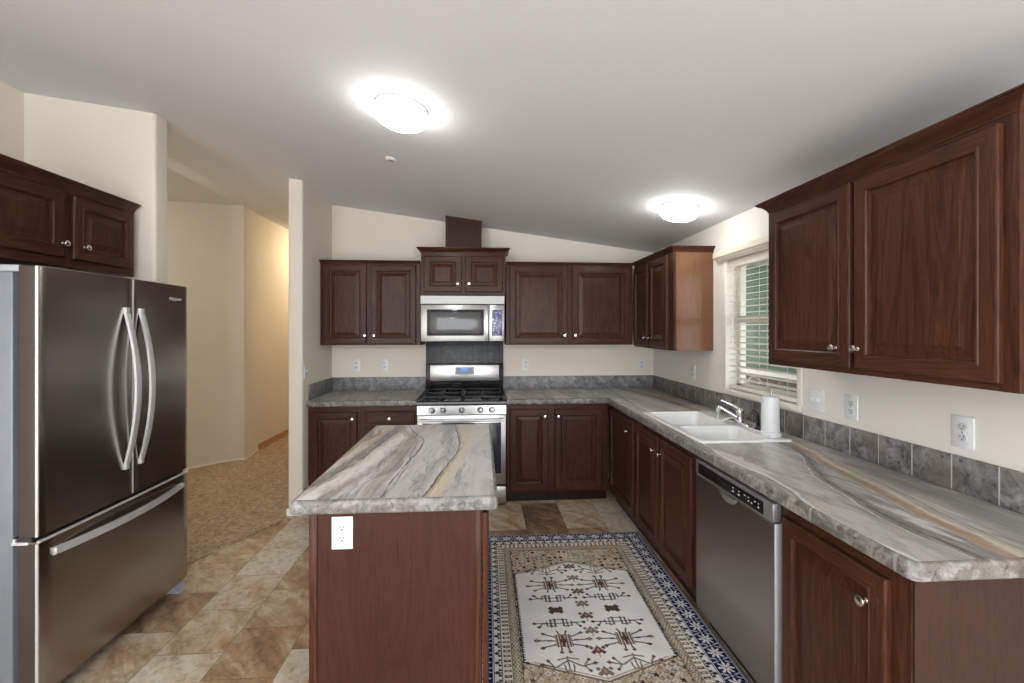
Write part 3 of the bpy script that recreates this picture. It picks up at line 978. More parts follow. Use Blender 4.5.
def counter(name, pts, rads, top_mat, edge_mat, label, loc, hole=None):
    """Laminate slab with a stone-look rounded edge band all round (ccw outline)."""
    t = thing(name, label, 'countertop', loc)
    pl = round_poly(pts, rads)
    r = 0.014
    # top sheet, inset by the edge radius
    inner = [(v.x, v.y) for v in poly_offset(pl, -0.013)]
    bm = NB()
    loops = []
    vo = [bm.verts.new((x, y, ZC1)) for x, y in inner]
    loops.append(vo)
    if hole:
        loops.append([bm.verts.new((x, y, ZC1)) for x, y in hole])
    es = []
    for L in loops:
        for a, b in zip(L, L[1:] + L[:1]):
            es.append(bm.edges.new((a, b)))
    bmesh.ops.triangle_fill(bm, use_beauty=True, use_dissolve=False, edges=es)
    for f_ in bm.faces:
        if f_.normal.z < 0: f_.normal_flip()
    # hidden underside lip so the sheet has thickness
    geo = bmesh.ops.extrude_face_region(bm, geom=list(bm.faces))
    bmesh.ops.translate(bm, verts=[v for v in geo['geom'] if isinstance(v, bmesh.types.BMVert)], vec=(0, 0, -0.03))
    obj('top', bm, top_mat, t)
    bm = NB()
    rings = []
    for o, z in ((-.0132, ZC1 - .03), (-.0132, ZC1), (-.009, ZC1 - .0006), (-.005, ZC1 - .0028), (-.002, ZC1 - .006), (-.0004, ZC1 - .011), (0, ZC1 - .016), (0, ZC0 + .008), (-.003, ZC0 + .002), (-.007, ZC0), (-.030, ZC0), (-.030, ZC1 - .03)):
        rings.append([(v.x, v.y, z) for v in poly_offset(pl, o)])
    rings.append(rings[0])
    loft(bm, rings, False, False)
    bmesh.ops.remove_doubles(bm, verts=bm.verts, dist=1e-5)
    obj('edge_band', bm, edge_mat, t, angle=40, label='mottled stone look rounded edge')
    return t

SX0, SY0, SX1, SY1 = 1.148, 2.238, 1.668, 3.105
hole = [(x, y) for x, y, z in rrect(SX0 + .02, SY0 + .02, SX1 - .02, SY1 - .02, .03, 0)]
counter('countertop', [(1.097, 1.048), (XR - .001, 1.048), (XR - .001, YB - .001), (0.214, YB - .001), (0.214, 3.79), (1.097, 3.79)], {0: .03},
        M['run'], M['edge_y'], 'long L shaped streaked grey countertop around the white sink', (1.43, 2.6, ZC0), hole)
counter('countertop', [(-1.469, 3.79), (-0.556, 3.79), (-0.556, YB - .001), (-1.469, YB - .001)], {},
        M['run'], M['edge'], 'short streaked grey countertop left of the range', (-1.01, 4.1, ZC0))

# backsplashes
def splash(bmlo, bmhi, mat, label, name='backsplash'):
    bm = NB()
    box(bm, bmlo, bmhi, .002)
    o = obj(name, bm, mat, None, loc=((bmlo[0] + bmhi[0]) / 2, (bmlo[1] + bmhi[1]) / 2, bmlo[2]))
    return tag(o, label, 'backsplash')
splash((XR - .012, 1.05, ZC1 + .0005), (XR - .0005, YB - .0125, 1.050), M['bs_y'], 'row of slate backsplash tiles along the window wall')
splash((0.216, YB - .012, ZC1 + .0005), (XR - .0005, YB - .0005, 1.050), M['bs_x'], 'row of slate backsplash tiles right of the range')
splash((-1.469, YB - .012, ZC1 + .0005), (-0.558, YB - .0005, 1.050), M['bs_x'], 'row of slate backsplash tiles left of the range')
M['bs_w'] = stone_mat('slate_backsplash_side', (.085, .085, .09), (.15, .15, .157), (.24, .245, .26), 'y', 0.3, 0.1, (.23, .225, .22), brown=0.15)
splash((XWL + .0005, 3.835, ZC1 + .0005), (XWL + .012, YB - .0125, 1.050), M['bs_w'], 'slate backsplash on the stub wall beside the hallway')
splash((-0.556, YB - .012, 0.90), (0.214, YB - .0005, 1.399), M['bs_r'], 'dark slate tile panel behind the range')

# ------------------------------------------------------------------ sink, faucet and what stands by it
sk = thing('kitchen_sink', 'white double bowl drop in sink in the counter under the window', 'sink', ((SX0 + SX1) / 2, (SY0 + SY1) / 2, ZC1))
BX0, BX1 = SX0 + .032, SX1 - .125
bowls = [(SY0 + .034, 2.602), (2.640, SY1 - .034)]
zr = ZC1 + .011
bm = NB()
outer = rrect(SX0 + .010, SY0 + .010, SX1 - .010, SY1 - .010, .03, zr)
es = []
loops = [[bm.verts.new(p) for p in outer]]
for y0, y1 in bowls:
    loops.append([bm.verts.new(p) for p in rrect(BX0, y0, BX1, y1, .045, zr)])
for L in loops:
    for a, b in zip(L, L[1:] + L[:1]):
        es.append(bm.edges.new((a, b)))
bmesh.ops.triangle_fill(bm, use_beauty=True, use_dissolve=False, edges=es)
rr = [outer]
for o, z in ((.006, zr - .0012), (.002, zr - .004), (0, ZC1 + .003), (0, ZC1 + .0005), (.014, ZC1 + .0005)):
    rr.append(rrect(SX0 + o, SY0 + o, SX1 - o, SY1 - o, .036 - o * .6, z))
loft(bm, rr, False, False)
bmesh.ops.remove_doubles(bm, verts=bm.verts, dist=1e-5)
obj('rim', bm, M['sink'], sk, angle=40)
for y0, y1 in bowls:
    bm = NB()
    rr = []
    for o, z in ((0, zr), (.003, zr - .002), (.006, zr - .008), (.012, zr - .05), (.020, zr - .13), (.030, zr - .165), (.050, zr - .182), (.09, zr - .186)):
        rr.append(rrect(BX0 + o, y0 + o, BX1 - o, y1 - o, max(.045 - o * .2, .02), z))
    for o, z in ((.085, zr - .192), (.045, zr - .188), (.024, zr - .168), (.014, zr - .13), (.006, zr - .05), (-.002, zr - .006)):
        rr.append(rrect(BX0 + o, y0 + o, BX1 - o, y1 - o, .045, z))
    loft(bm, rr[:8], False, True)
    b_ = obj('bowl', bm, M['sink'], sk, angle=60)
    bm = NB()
    lathe(bm, ((BX0 + BX1) / 2, (y0 + y1) / 2, zr - .1865), (0, 0, 1), [(.04, 0), (.04, .003), (.03, .004), (.026, .001), (.002, .001)], 24)
    obj('drain', bm, M['chrome'], b_)

zs = zr + .0005
fy, fxx = 2.655, 1.612
fc = thing('faucet', 'chrome single lever faucet on the sink deck', 'faucet', (fxx, fy, zs))
bm = NB()
rings = [rrect(fxx - .024 + o, fy - .105 + o, fxx + .024 - o, fy + .105 - o, .022 - o * .5, z) for o, z in ((0, zs), (0, zs + .008), (.003, zs + .011), (.008, zs + .012))]
loft(bm, rings)
obj('base_plate', bm, M['chrome'], fc, angle=50)
bm = NB()
lathe(bm, (fxx, fy, zs + .011), (0, 0, 1), [(.024, 0), (.024, .012), (.021, .02), (.021, .052), (.0235, .056), (.0235, .068), (.019, .08), (.010, .086), (.002, .087)], 24)
obj('faucet_body', bm, M['chrome'], fc, angle=50)
bm = NB()
tube(bm, smooth_path([(fxx - .010, fy + .004, zs + .035), (fxx - .05, fy + .026, zs + .062), (fxx - .092, fy + .047, zs + .090), (fxx - .106, fy + .054, zs + .096)]), .0105, 12)
obj('spout', bm, M['chrome'], fc, angle=50)
bm = NB()
lathe(bm, (fxx - .108, fy + .055, zs + .104), (0, 0, -1), [(.006, 0), (.014, .004), (.015, .03), (.0125, .036), (.0125, .048), (.003, .048)], 18)
obj('aerator', bm, M['chrome'], fc, angle=50)
bm = NB()
tube(bm, smooth_path([(fxx, fy, zs + .088), (fxx - .02, fy + .02, zs + .104), (fxx - .06, fy + .05, zs + .126), (fxx - .085, fy + .065, zs + .136)]), [.010] * 7 + [.0075] * 6 + [.006] * 6, 12)
obj('lever', bm, M['chrome'], fc, angle=50)

sp = thing('side_sprayer', 'black pull out side sprayer beside the white water filter', 'sprayer', (1.622, 2.485, zs))
bm = NB()
lathe(bm, (1.622, 2.485, zs), (0, 0, 1), [(.021, 0), (.021, .006), (.016, .012), (.014, .022), (.004, .022)], 20)
obj('holder', bm, M['black_m'], sp, angle=50)
bm = NB()
tube(bm, smooth_path([(1.622, 2.485, zs + .018), (1.620, 2.487, zs + .05), (1.617, 2.490, zs + .08), (1.608, 2.498, zs + .097), (1.596, 2.508, zs + .102)]), [.0105] * 6 + [.012] * 6 + [.013] * 6 + [.012] * 6 + [.011], 12)
obj('spray_head', bm, M['black'], sp, angle=50)

wf = thing('water_filter', 'white countertop water filter canister with a thin bent spout', 'water filter', (1.600, 2.345, zs))
bm = NB()
lathe(bm, (1.600, 2.345, zs), (0, 0, 1), [(.052, 0), (.053, .004), (.053, .016), (.050, .020), (.046, .022), (.0465, .03), (.0445, .20), (.043, .212), (.038, .218), (.002, .219)], 36)
obj('canister', bm, M['white'], wf, angle=40)
bm = NB()
tube(bm, smooth_path([(1.606, 2.345, zs + .215), (1.606, 2.345, zs + .245), (1.585, 2.350, zs + .275), (1.54, 2.362, zs + .312), (1.517, 2.368, zs + .322), (1.500, 2.372, zs + .316), (1.489, 2.375, zs + .296)], 5), .0045, 10)
obj('spout', bm, plain('grey_steel_spout', (.45, .43, .40), .3, .8), wf, angle=50)
bm = NB()
box(bm, (1.55, 2.268, zs + .004), (1.565, 2.300, zs + .012), .002)
obj('inlet_fitting', bm, M['white'], wf)
hz = zs + .005
hs = tag(obj('filter_hose', (lambda b: (tube(b, smooth_path([(1.504, 2.711, zs + .052), (1.502, 2.712, zs + .022), (1.518, 2.706, zs + .008), (1.545, 2.69, zs + .022), (1.572, 2.66, zs + .035), (1.575, 2.60, zs + .022), (1.580, 2.53, hz), (1.578, 2.46, hz), (1.59, 2.405, hz)], 6), .0042, 8), b)[1])(NB()), M['white'], None, loc=(1.55, 2.6, zs), angle=60),
         'thin white hose running from the faucet spout to the water filter', 'hose')

# ------------------------------------------------------------------ island
IX0, IX1, IY0, IY1 = -0.668, 0.057, 1.578, 2.815
il = thing('kitchen_island', 'dark oak kitchen island base standing in front of the range', 'kitchen island', (-0.30, 2.2, 0))
bm = NB()
bx0, bx1, by0, by1 = -0.608, -0.004, 1.612, 2.76
box(bm, (bx0, by0 + .012, 0.0), (bx1 - .105, by1, .10))
box(bm, (bx0, by0 + .012, .10), (bx0 + .016, by1, ZT))
box(bm, (bx0, by1 - .016, .10), (bx1, by1, ZT))
box(bm, (bx0 + .016, by0 + .012, .10), (bx1 - .02, by1 - .016, .116))
obj('body', bm, M['panel'], il)
bm = NB()
box(bm, (bx0 + .022, by0 + .002, 0.013), (bx1 - .020, by0 + .012, ZT))
obj('end_panel', bm, M['panel'], il, label='plain cherry veneer panel facing the camera')
for a, b in ((bx0 - .006, bx0 + .022), (bx1 - .020, bx1 - .001)):
    bm = NB()
    box(bm, (a, by0 - .003, 0.013), (b, by0 + .012, ZT), .002)
    obj('corner_trim', bm, M['wood'], il)
f = Frame((bx1 + .005, 0, 0), (0, 1, 0), (1, 0, 0))
bm = NB()
face_frame(bm, f, by0 + .012, by1, .10, ZT, [(by0 + .012, by0 + .05), (2.15, 2.21), (by1 - .04, by1)], [(.10, .14), (.81, ZT)])
obj('face_frame', bm, [M['wood'], M['wood_h']], il)
f = Frame((bx1 + .006, 0, 0), (0, 1, 0), (1, 0, 0))
door(f, by0 + .006, 2.165, .12, .845, il, (2.13, .76))
door(f, 2.195, by1 - .016, .12, .845, il, (2.225, .76))
counter('countertop', [(IX0, IY0), (IX1, IY0), (IX1, IY1), (IX0, IY1)], {0: .012, 1: .012, 2: .012, 3: .012},
        M['isl'], M['edge'], 'marbled cream and grey countertop of the kitchen island', (-0.31, 2.2, ZC0))

# ------------------------------------------------------------------ outlets and switches
def plate_frame(F, u, z):
    return F, u, z
def outlet(F, u, z, label, group=None, w=.074, h=.116):
    t = thing('power_outlet', label, 'outlet', tuple(F.P(u, z, 0)), group)
    bm = NB()
    fbox(bm, F, u - w / 2, u + w / 2, z - h / 2, z + h / 2, 0.0003, .006, .002)
    obj('cover_plate', bm, M['white'], t)
    for dz in (.0195, -.0195):
        bm = NB()
        cx, cz = u, z + dz
        pts = []
        for k in range(20):
            a = 2 * math.pi * k / 20
            x, y = .0172 * math.cos(a), .0172 * math.sin(a)
            y = max(-.0135, min(.0135, y))
            pts.append((x, y))
        loft(bm, [[F.P(cx + x, cz + y, .005) for x, y in pts], [F.P(cx + x, cz + y, .0078) for x, y in pts], [F.P(cx + x * .94, cz + y * .94, .0085) for x, y in pts]])
        r_ = obj('receptacle', bm, M['recept'], t)
        bm = NB()
        fbox(bm, F, cx - .0075, cx - .0052, cz - .001, cz + .008, .006, .0088)
        fbox(bm, F, cx + .0052, cx + .0075, cz - .000, cz + .007, .006, .0088)
        lathe(bm, F.P(cx, cz - .0068, .006), F.W, [(.0028, 0), (.0028, .0028)], 10)
        obj('slots', bm, M['slot'], r_)
    bm = NB()
    lathe(bm, F.P(u, z, .005), F.W, [(.0032, 0), (.003, .0018), (.0005, .0022)], 10)
    obj('screw', bm, M['nickel'], t)
    return t
def switch(F, u, z, label, n=1, w=.074, h=.116):
    t = thing('light_switch', label, 'switch', tuple(F.P(u, z, 0)))
    w = w + .046 * (n - 1)
    bm = NB()
    fbox(bm, F, u - w / 2, u + w / 2, z - h / 2, z + h / 2, 0.0003, .006, .002)
    obj('cover_plate', bm, M['white'], t)
    for i in range(n):
        cu = u + (i - (n - 1) / 2) * .046
        bm = NB()
        loft(bm, [[F.P(cu - .005, z - .012, .0055), F.P(cu + .005, z - .012, .0055), F.P(cu + .005, z + .012, .0055), F.P(cu - .005, z + .012, .0055)],
                  [F.P(cu - .004, z + .000, .016), F.P(cu + .004, z + .000, .016), F.P(cu + .004, z + .008, .016), F.P(cu - .004, z + .008, .016)]])
        obj('toggle', bm, M['white'], t)
    return t
fb = FB(YB); fr_ = FR(XR)
outlet(fb, -1.234, 1.168, 'white outlet on the back wall nearest the hallway stub wall')
outlet(fb, -0.958, 1.168, 'white outlet on the back wall nearest the range on its left')
outlet(fb, 0.437, 1.168, 'white outlet on the back wall just right of the range')
outlet(fb, 1.640, 1.160, 'white outlet on the back wall in the corner by the side cabinet')
outlet(fr_, 3.567, 1.162, 'white outlet on the window wall under the end panel with painted window light')
outlet(fr_, 1.988, 1.146, 'white outlet beside the double switch under the large wall cabinet')
outlet(fr_, 1.498, 1.140, 'white outlet nearest the camera above the slate backsplash')
outlet(FB(by0 + .002), -0.498, 0.790, 'white outlet on the end panel of the kitchen island')
switch(fr_, 2.215, 1.146, 'white double switch plate just right of the window', 2)
switch(Frame((XWL, 0, 0), (0, 1, 0), (1, 0, 0)), 3.785, 1.17, 'white switch on the stub wall above the left countertop')
switch(Frame((-1.586, 0, 0), (0, 1, 0), (-1, 0, 0)), 3.80, 1.46, 'white switch on the hallway side of the stub wall')

# ------------------------------------------------------------------ range
RX0, RX1 = -0.548, 0.206
RF = 3.775
rg = thing('gas_range', 'stainless steel gas range with black cooktop against the back wall', 'range', (-0.17, 4.1, 0))
bm = NB()
box(bm, (RX0, RF + .03, .03), (RX1, 4.405, .905), .003)
obj('body', bm, M['black'], rg)
for x in (RX0 + .05, RX1 - .05):
    for y in (RF + .08, 4.35):
        bm = NB()
        lathe(bm, (x, y, 0), (0, 0, 1), [(.018, 0), (.018, .03)], 12)
        obj('foot', bm, M['rubber'], rg)
bm = NB()
sec = [(RF - .005, .872), (RF - .012, .885), (RF - .010, .902), (RF + .004, .912), (4.34, .916), (4.34, .905), (RF + .03, .880), (RF + .02, .872)]
loft(bm, [[(RX0 - .004, y, z) for y, z in sec], [(RX1 + .004, y, z) for y, z in sec]])
obj('cooktop', bm, M['black'], rg)
bx, bxx = (RX0, RX1), None
for k, (cx, cy, rad) in enumerate(((-.37, 3.93, .045), (-.37, 4.19, .036), (.03, 3.93, .040), (.03, 4.19, .030), (-.17, 4.06, .05))):
    bm = NB()
    lathe(bm, (cx, cy, .914), (0, 0, 1), [(rad * 1.25, 0), (rad * 1.25, .006), (rad, .008), (rad, .016), (rad * .85, .020), (.003, .020)], 20)
    obj('burner', bm, M['black_m'], rg)
for x0, x1 in ((RX0 + .022, -0.176), (-0.166, RX1 - .022)):
    bm = NB()
    y0, y1, zg = 3.80, 4.325, .944
    th = .012
    for y in (y0, (y0 + y1) / 2, y1 - th):
        box(bm, (x0, y, zg - .012), (x1, y + th, zg), .002)
    for x in (x0, (x0 + x1) / 2 - th / 2, x1 - th):
        box(bm, (x, y0, zg - .012), (x + th, y1, zg), .002)
    for cy in (3.93, 4.19):
        cx = (x0 + x1) / 2
        for dx, dy in ((1, 1), (1, -1), (-1, 1), (-1, -1)):
            tube(bm, [(cx + dx * .035, cy + dy * .03, zg - .004), (cx + dx * .165, cy + dy * .115, zg - .006)], .005, 6)
    for x in (x0, x1 - th):
        for y in (y0, y1 - th):
            box(bm, (x, y, .912), (x + th, y + th, zg), .001)
    obj('grate', bm, M['black_m'], rg)
bm = NB()
loft(bm, [[(RX0, RF - .004, .870), (RX1, RF - .004, .870), (RX1, RF + .03, .870), (RX0, RF + .03, .870)],
          [(RX0, RF - .010, .795), (RX1, RF - .010, .795), (RX1, RF + .03, .795), (RX0, RF + .03, .795)]])
obj('control_panel', bm, M['steel'], rg, label='stainless knob panel')
for x in (-.424, -.330, -.172, -.014, .084):
    bm = NB()
    lathe(bm, (x, RF - .007, .834), (0, -1, 0), [(.026, 0), (.026, .005), (.021, .008), (.0195, .026), (.017, .030), (.002, .031)], 24)
    box(bm, (x - .0025, RF - .044, .818), (x + .0025, RF - .034, .852), .001)
    obj('control_knob', bm, M['steel'], rg, angle=50)
od = None
bm = NB()
box(bm, (RX0, RF, .190), (RX1, RF + .032, .788), .005)
od = obj('oven_door', bm, M['steel'], rg, label='stainless oven door')
bm = NB()
box(bm, (RX0 + .042, RF - .0015, .285), (RX1 - .042, RF + .004, .722), .001)
obj('door_glass', bm, M['dglass'], od, label='dark oven window')
bm = NB()
ha = []
for k in range(13):
    t_ = k / 12
    ha.append((RX0 + .02 + (RX1 - RX0 - .04) * t_, RF - .040 - .010 * math.sin(math.pi * t_), .752))
tube(bm, ha, .0125, 14)
for x in (RX0 + .045, RX1 - .045):
    box(bm, (x - .012, RF - .042, .742), (x + .012, RF + .001, .762), .003)
obj('oven_handle', bm, M['handle'], od, angle=50)
bm = NB()
box(bm, (RX0, RF, .022), (RX1, RF + .032, .172), .005)
obj('storage_drawer', bm, M['steel'], rg)
bm = NB()
box(bm, (RX0 - .003, 4.365, .905), (RX1 + .003, 4.418, 1.185), .006)
bgd = obj('backguard', bm, M['black'], rg)
bm = NB()
box(bm, (-.508, 4.357, 1.013), (.168, 4.368, 1.168), .003)
obj('backguard_panel', bm, M['steel'], bgd, label='stainless control fascia')
bm = NB()
box(bm, (-.262, 4.3535, 1.078), (-.080, 4.358, 1.150), .002)
obj('keypad', bm, M['grey'], bgd)
bm = NB()
box(bm, (-.210, 4.3520, 1.113), (-.140, 4.3537, 1.145), .0005)
obj('clock_display', bm, M['lcd'], bgd, label='small blue lit display')
bm = NB()
for i in range(4):
    for j in range(2):
        for sx in (-.250, -.128):
            box(bm, (sx + i * .010, 4.3528, 1.092 + j * .022), (sx + i * .010 + .006, 4.3537, 1.096 + j * .022))
obj('keypad_marks', bm, M['mark'], bgd)

def text_mesh(body, size, F, u, z, w, ext=0.0006, shear=0.0):
    cu = bpy.data.curves.new('lettering', 'FONT')
    cu.body = body
    cu.size = size
    cu.extrude = ext
    cu.align_x = 'CENTER'
    cu.align_y = 'CENTER'
    cu.shear = shear
    o = bpy.data.objects.new('lettering', cu)
    COL.objects.link(o)
    bpy.context.view_layer.update()
    dg = bpy.context.evaluated_depsgraph_get()
    me = bpy.data.meshes.new_from_object(o.evaluated_get(dg))
    bm = NB()
    bm.from_mesh(me)
    for v in bm.verts:
        x, y, q = v.co
        v.co = F.P(u + x, z + y, w + q)
    bpy.data.objects.remove(o)
    bpy.data.curves.remove(cu)
    bpy.data.meshes.remove(me)
    return bm
M['ink'] = plain('grey_lettering', (.24, .24, .26), .4)
obj('lettering', text_mesh('Whirlpool', .017, FB(4.357), -.170, 1.043, .0012), M['ink'], bgd)

# ------------------------------------------------------------------ microwave
mw = thing('microwave_oven', 'stainless over the range microwave under the short oak cabinet', 'microwave', (-0.174, 4.2, 1.405))
MX0, MX1, MF, MZ0, MZ1 = -.552, .204, 4.015, 1.408, 1.824
bm = NB()
box(bm, (MX0 + .002, MF + .03, MZ0), (MX1 - .002, 4.416, MZ1), .003)
obj('body', bm, M['black'], mw)
bm = NB()
loft(bm, [[(MX0, MF, 1.752), (MX1, MF, 1.752), (MX1, MF + .03, 1.752), (MX0, MF + .03, 1.752)], [(MX0, MF - .006, MZ1), (MX1, MF - .006, MZ1), (MX1, MF + .03, MZ1), (MX0, MF + .03, MZ1)]])
vg = obj('vent_panel', bm, M['vent'], mw)
bm = NB()
cpts = []
for k in range(22):
    a = 2 * math.pi * k / 16
    r_ = .016 * (1 - k / 30)
    cpts.append((-.166 + r_ * math.cos(a) * 1.3, MF + .0005, 1.790 + r_ * math.sin(a) * .8))
tube(bm, cpts, .0016, 6)
obj('emblem', bm, M['ink'], vg)
bm = NB()
box(bm, (MX0, MF - .002, MZ0 + .003), (.062, MF + .03, 1.745), .006)
md = obj('microwave_door', bm, M['steel'], mw, label='stainless microwave door')
bm = NB()
box(bm, (-.497, MF - .0045, 1.462), (.018, MF + .002, 1.702), .006)
obj('door_glass', bm, M['dglass'], md)
bm = NB()
box(bm, (-.468, MF - .0055, 1.486), (-.01, MF + .002, 1.678), .004)
obj('mesh_window', bm, M['mwglass'], md)
bm = NB()
loft(bm, [[(.028, MF - .004, z), (.056, MF - .004, z), (.052, MF - b, z), (.032, MF - b, z)] for z, b in ((1.420, .012), (1.45, .028), (1.51, .038), (1.575, .041), (1.64, .038), (1.70, .028), (1.725, .012))])
obj('door_handle', bm, M['handle'], md, angle=60)
bm = NB()
box(bm, (.065, MF - .002, MZ0 + .003), (MX1, MF + .03, 1.745), .006)
cp_ = obj('control_panel', bm, M['steel'], mw)
bm = NB()
box(bm, (.090, MF - .004, 1.462), (.186, MF + .001, 1.700), .003)
obj('keypad', bm, M['film'], cp_, label='keypad under printed blue and purple film')

# ------------------------------------------------------------------ dishwasher
dw = thing('dishwasher', 'stainless dishwasher between the sink cabinet and the end cabinet', 'dishwasher', (1.42, 1.90, 0))
DX, DY0, DY1 = 1.104, 1.594, 2.198
bm = NB()
box(bm, (DX + .03, DY0 + .004, .10), (1.72, DY1 - .004, .858), .002)
obj('tub', bm, M['rubber'], dw)
bm = NB()
box(bm, (DX + .064, DY0 + .006, .0), (DX + .10, DY1 - .006, .10))
obj('toe_panel', bm, M['rubber'], dw)
bm = NB()
sec = [(DX + .03, .095), (DX + .002, .095), (DX - .002, .12), (DX - .002, .775), (DX + .003, .782), (DX + .03, .782)]
loft(bm, [[(x, DY0, z) for x, z in sec], [(x, DY1, z) for x, z in sec]])
dd = obj('dishwasher_door', bm, M['steel_y'], dw)
bm = NB()
box(bm, (DX - .006, DY0, .784), (DX + .03, DY1, .856), .005)
cpn = obj('control_panel', bm, M['strip'], dw, label='grey control strip')
bm = NB()
box(bm, (DX - .0075, 1.650, .790), (DX - .004, 2.168, .842), .001)
st_ = obj('control_strip', bm, M['black'], cpn, label='glossy black touch strip')
bm = NB()
rnd = random.Random(4)
for i in range(9):
    y = 1.675 + i * .022
    for z, hgt in ((.822, .004), (.806, .007)):
        if rnd.random() < .8:
            box(bm, (DX - .0082, y, z), (DX - .0074, y + .006 + rnd.random() * .008, z + hgt))
obj('touch_marks', bm, M['mark'], st_)
bm = NB()
prr = []
for k in range(13):
    a = math.pi * k / 12
    prr.append((math.cos(a) * .062, -math.sin(a) * .034))
c0 = (DX - .002, 1.898, .776)
loft(bm, [[(c0[0] + .001, c0[1] + x, c0[2] + z) for x, z in prr], [(c0[0] - .009, c0[1] + x * .96, c0[2] + z * .9) for x, z in prr], [(c0[0] - .012, c0[1] + x * .85, c0[2] + z * .7) for x, z in prr]])
obj('latch_handle', bm, M['strip'], dd)
bm = NB()
box(bm, (DX - .001, DY0 - .0055, .098), (DX + .03, DY0 - .0005, .782), .001)
obj('door_edge', bm, M['handle'], dd)

# ------------------------------------------------------------------ refrigerator
FY0, FY1 = 1.846, 2.728
FXF = -1.729
rf = thing('refrigerator', 'dark stainless french door refrigerator with bottom freezer against the left wall', 'refrigerator', (-2.2, 2.29, 0))
bm = NB()
box(bm, (-2.58, FY0 + .004, .03), (-1.832, FY1 - .004, 1.745), .006)
obj('cabinet', bm, M['fside'], rf)
bm = NB()
box(bm, (-1.834, FY0 + .03, .06), (-1.806, FY1 - .03, 1.74))
obj('gasket', bm, M['dgrey'], rf)
def bowed(y0, y1, z0, z1, bow=.007, top_r=.004):
    """Fridge door, its face bowed outwards across the whole width of the fridge."""
    bm = NB()
    N = 16
    pts = [(-1.806, y0)]
    e = .006
    yc, hw = (FY0 + FY1) / 2, (FY1 - FY0) / 2
    face = lambda y: FXF - bow * ((y - yc) / hw) ** 2
    pts += [(face(y0) - .012, y0), (face(y0) - .003, y0 + .003)]
    for k in range(N + 1):
        y = y0 + .010 + (y1 - y0 - .020) * k / N
        pts.append((face(y), y))
    pts += [(face(y1) - .003, y1 - .003), (face(y1) - .012, y1), (-1.806, y1)]
    ym = (y0 + y1) / 2
    def ring(z, s):
        return [(x - (s if x > -1.80 else 0), y + (s if y < ym else -s), z) for x, y in pts]
    loft(bm, [ring(z0, top_r), ring(z0 + top_r, 0), ring(z1 - top_r, 0), ring(z1, top_r)])
    bm.normal_update()
    for f_ in bm.faces:
        if abs(f_.normal.y) > .9 or abs(f_.normal.z) > .9:
            f_.material_index = 1
    return bm
ysplit = 2.308
zd0, zd1 = .700, 1.770
ld = obj('fridge_door', bowed(FY0, ysplit - .003, zd0, zd1), [M['fridge'], M['dside']], rf)
rd = obj('fridge_door', bowed(ysplit + .003, FY1, zd0, zd1), [M['fridge'], M['dside']], rf)
fd = obj('freezer_drawer', bowed(FY0, FY1, .062, .680), [M['fridge'], M['dside']], rf)
facex = lambda y: FXF - .007 * ((y - (FY0 + FY1) / 2) / ((FY1 - FY0) / 2)) ** 2
# light steel edge strips round the fronts
for (y, z0, z1, par) in ((FY0, zd0, zd1, ld), (FY0, .062, .680, fd), (ysplit + .003, zd0, zd1, rd)):
    bm = NB()
    fx_ = facex(y)
    tube(bm, [(fx_ - .004, y + .001, z0 + .004), (fx_ - .004, y + .001, z1 - .004)], .0055 if y == FY0 else .003, 10)
    obj('edge_trim', bm, M['handle'], par, label='bright steel edge strip')
bm = NB()
pth = [(facex(FY0 + (FY1 - FY0) * k / 16) - .001, FY0 + .002 + (FY1 - FY0 - .004) * k / 16, .682) for k in range(17)]
tube(bm, pth, .006, 10)
obj('drawer_trim', bm, M['handle'], fd, label='bright steel strip along the top of the drawer')
bm = NB()
box(bm, (-1.83, FY0 + .006, .6815), (-1.765, FY1 - .006, .699))
obj('mid_gasket', bm, M['rubber'], rf)
for y, par in ((2.262, ld), (2.356, rd)):
    bm = NB()
    rings = []
    N = 24
    for k in range(N + 1):
        t_ = k / N
        z = .838 + (1.624 - .838) * t_
        bow = .004 + .062 * math.sin(math.pi * t_) ** 0.85
        wd = .0125 + .003 * math.sin(math.pi * t_)
        xo = facex(y) + bow
        th = .013
        rings.append([(xo - th, y - wd, z), (xo - th, y + wd, z), (xo - .002, y + wd, z), (xo, y + wd * .6, z), (xo, y - wd * .6, z), (xo - .002, y - wd, z)])
    loft(bm, rings)
    for z in (.852, 1.610):
        box(bm, (facex(y) - .002, y - .011, z - .014), (facex(y) + .012, y + .011, z + .014), .002)
    obj('door_handle', bm, M['handle'], par, angle=50, label='curved bright steel bar handle')
bm = NB()
rings = []
N = 28
for k in range(N + 1):
    t_ = k / N
    y = 1.905 + (2.672 - 1.905) * t_
    bow = .006 + .042 * math.sin(math.pi * t_) ** 0.85
    z = .618
    xo = facex(y) + bow
    h_ = .016
    rings.append([(xo - .012, y, z - h_), (xo - .012, y, z + h_), (xo - .002, y, z + h_), (xo, y, z + h_ * .7), (xo, y, z - h_ * .7), (xo - .002, y, z - h_)])
loft(bm, rings)
for y in (1.918, 2.659):
    box(bm, (facex(y) - .002, y - .014, .606), (facex(y) + .014, y + .014, .632), .002)
obj('drawer_handle', bm, M['handle'], fd, angle=50, label='long bowed bright steel bar handle')
bm = NB()
box(bm, (-2.02, FY0 + .004, 1.745), (-1.80, FY0 + .070, 1.772), .005)
obj('hinge_cover', bm, M['grey'], rf)
bm = NB()
box(bm, (-2.02, FY1 - .070, 1.745), (-1.80, FY1 - .004, 1.772), .005)
obj('hinge_cover', bm, M['grey'], rf)
bm = NB()
box(bm, (-1.832, FY0 - .004, .672), (-1.770, FY0 + .03, .684), .003)
lathe(bm, (-1.825, FY0 + .004, .684), (0, 0, 1), [(.006, 0), (.006, .012), (.001, .013)], 12)
obj('center_hinge', bm, M['handle'], rf)
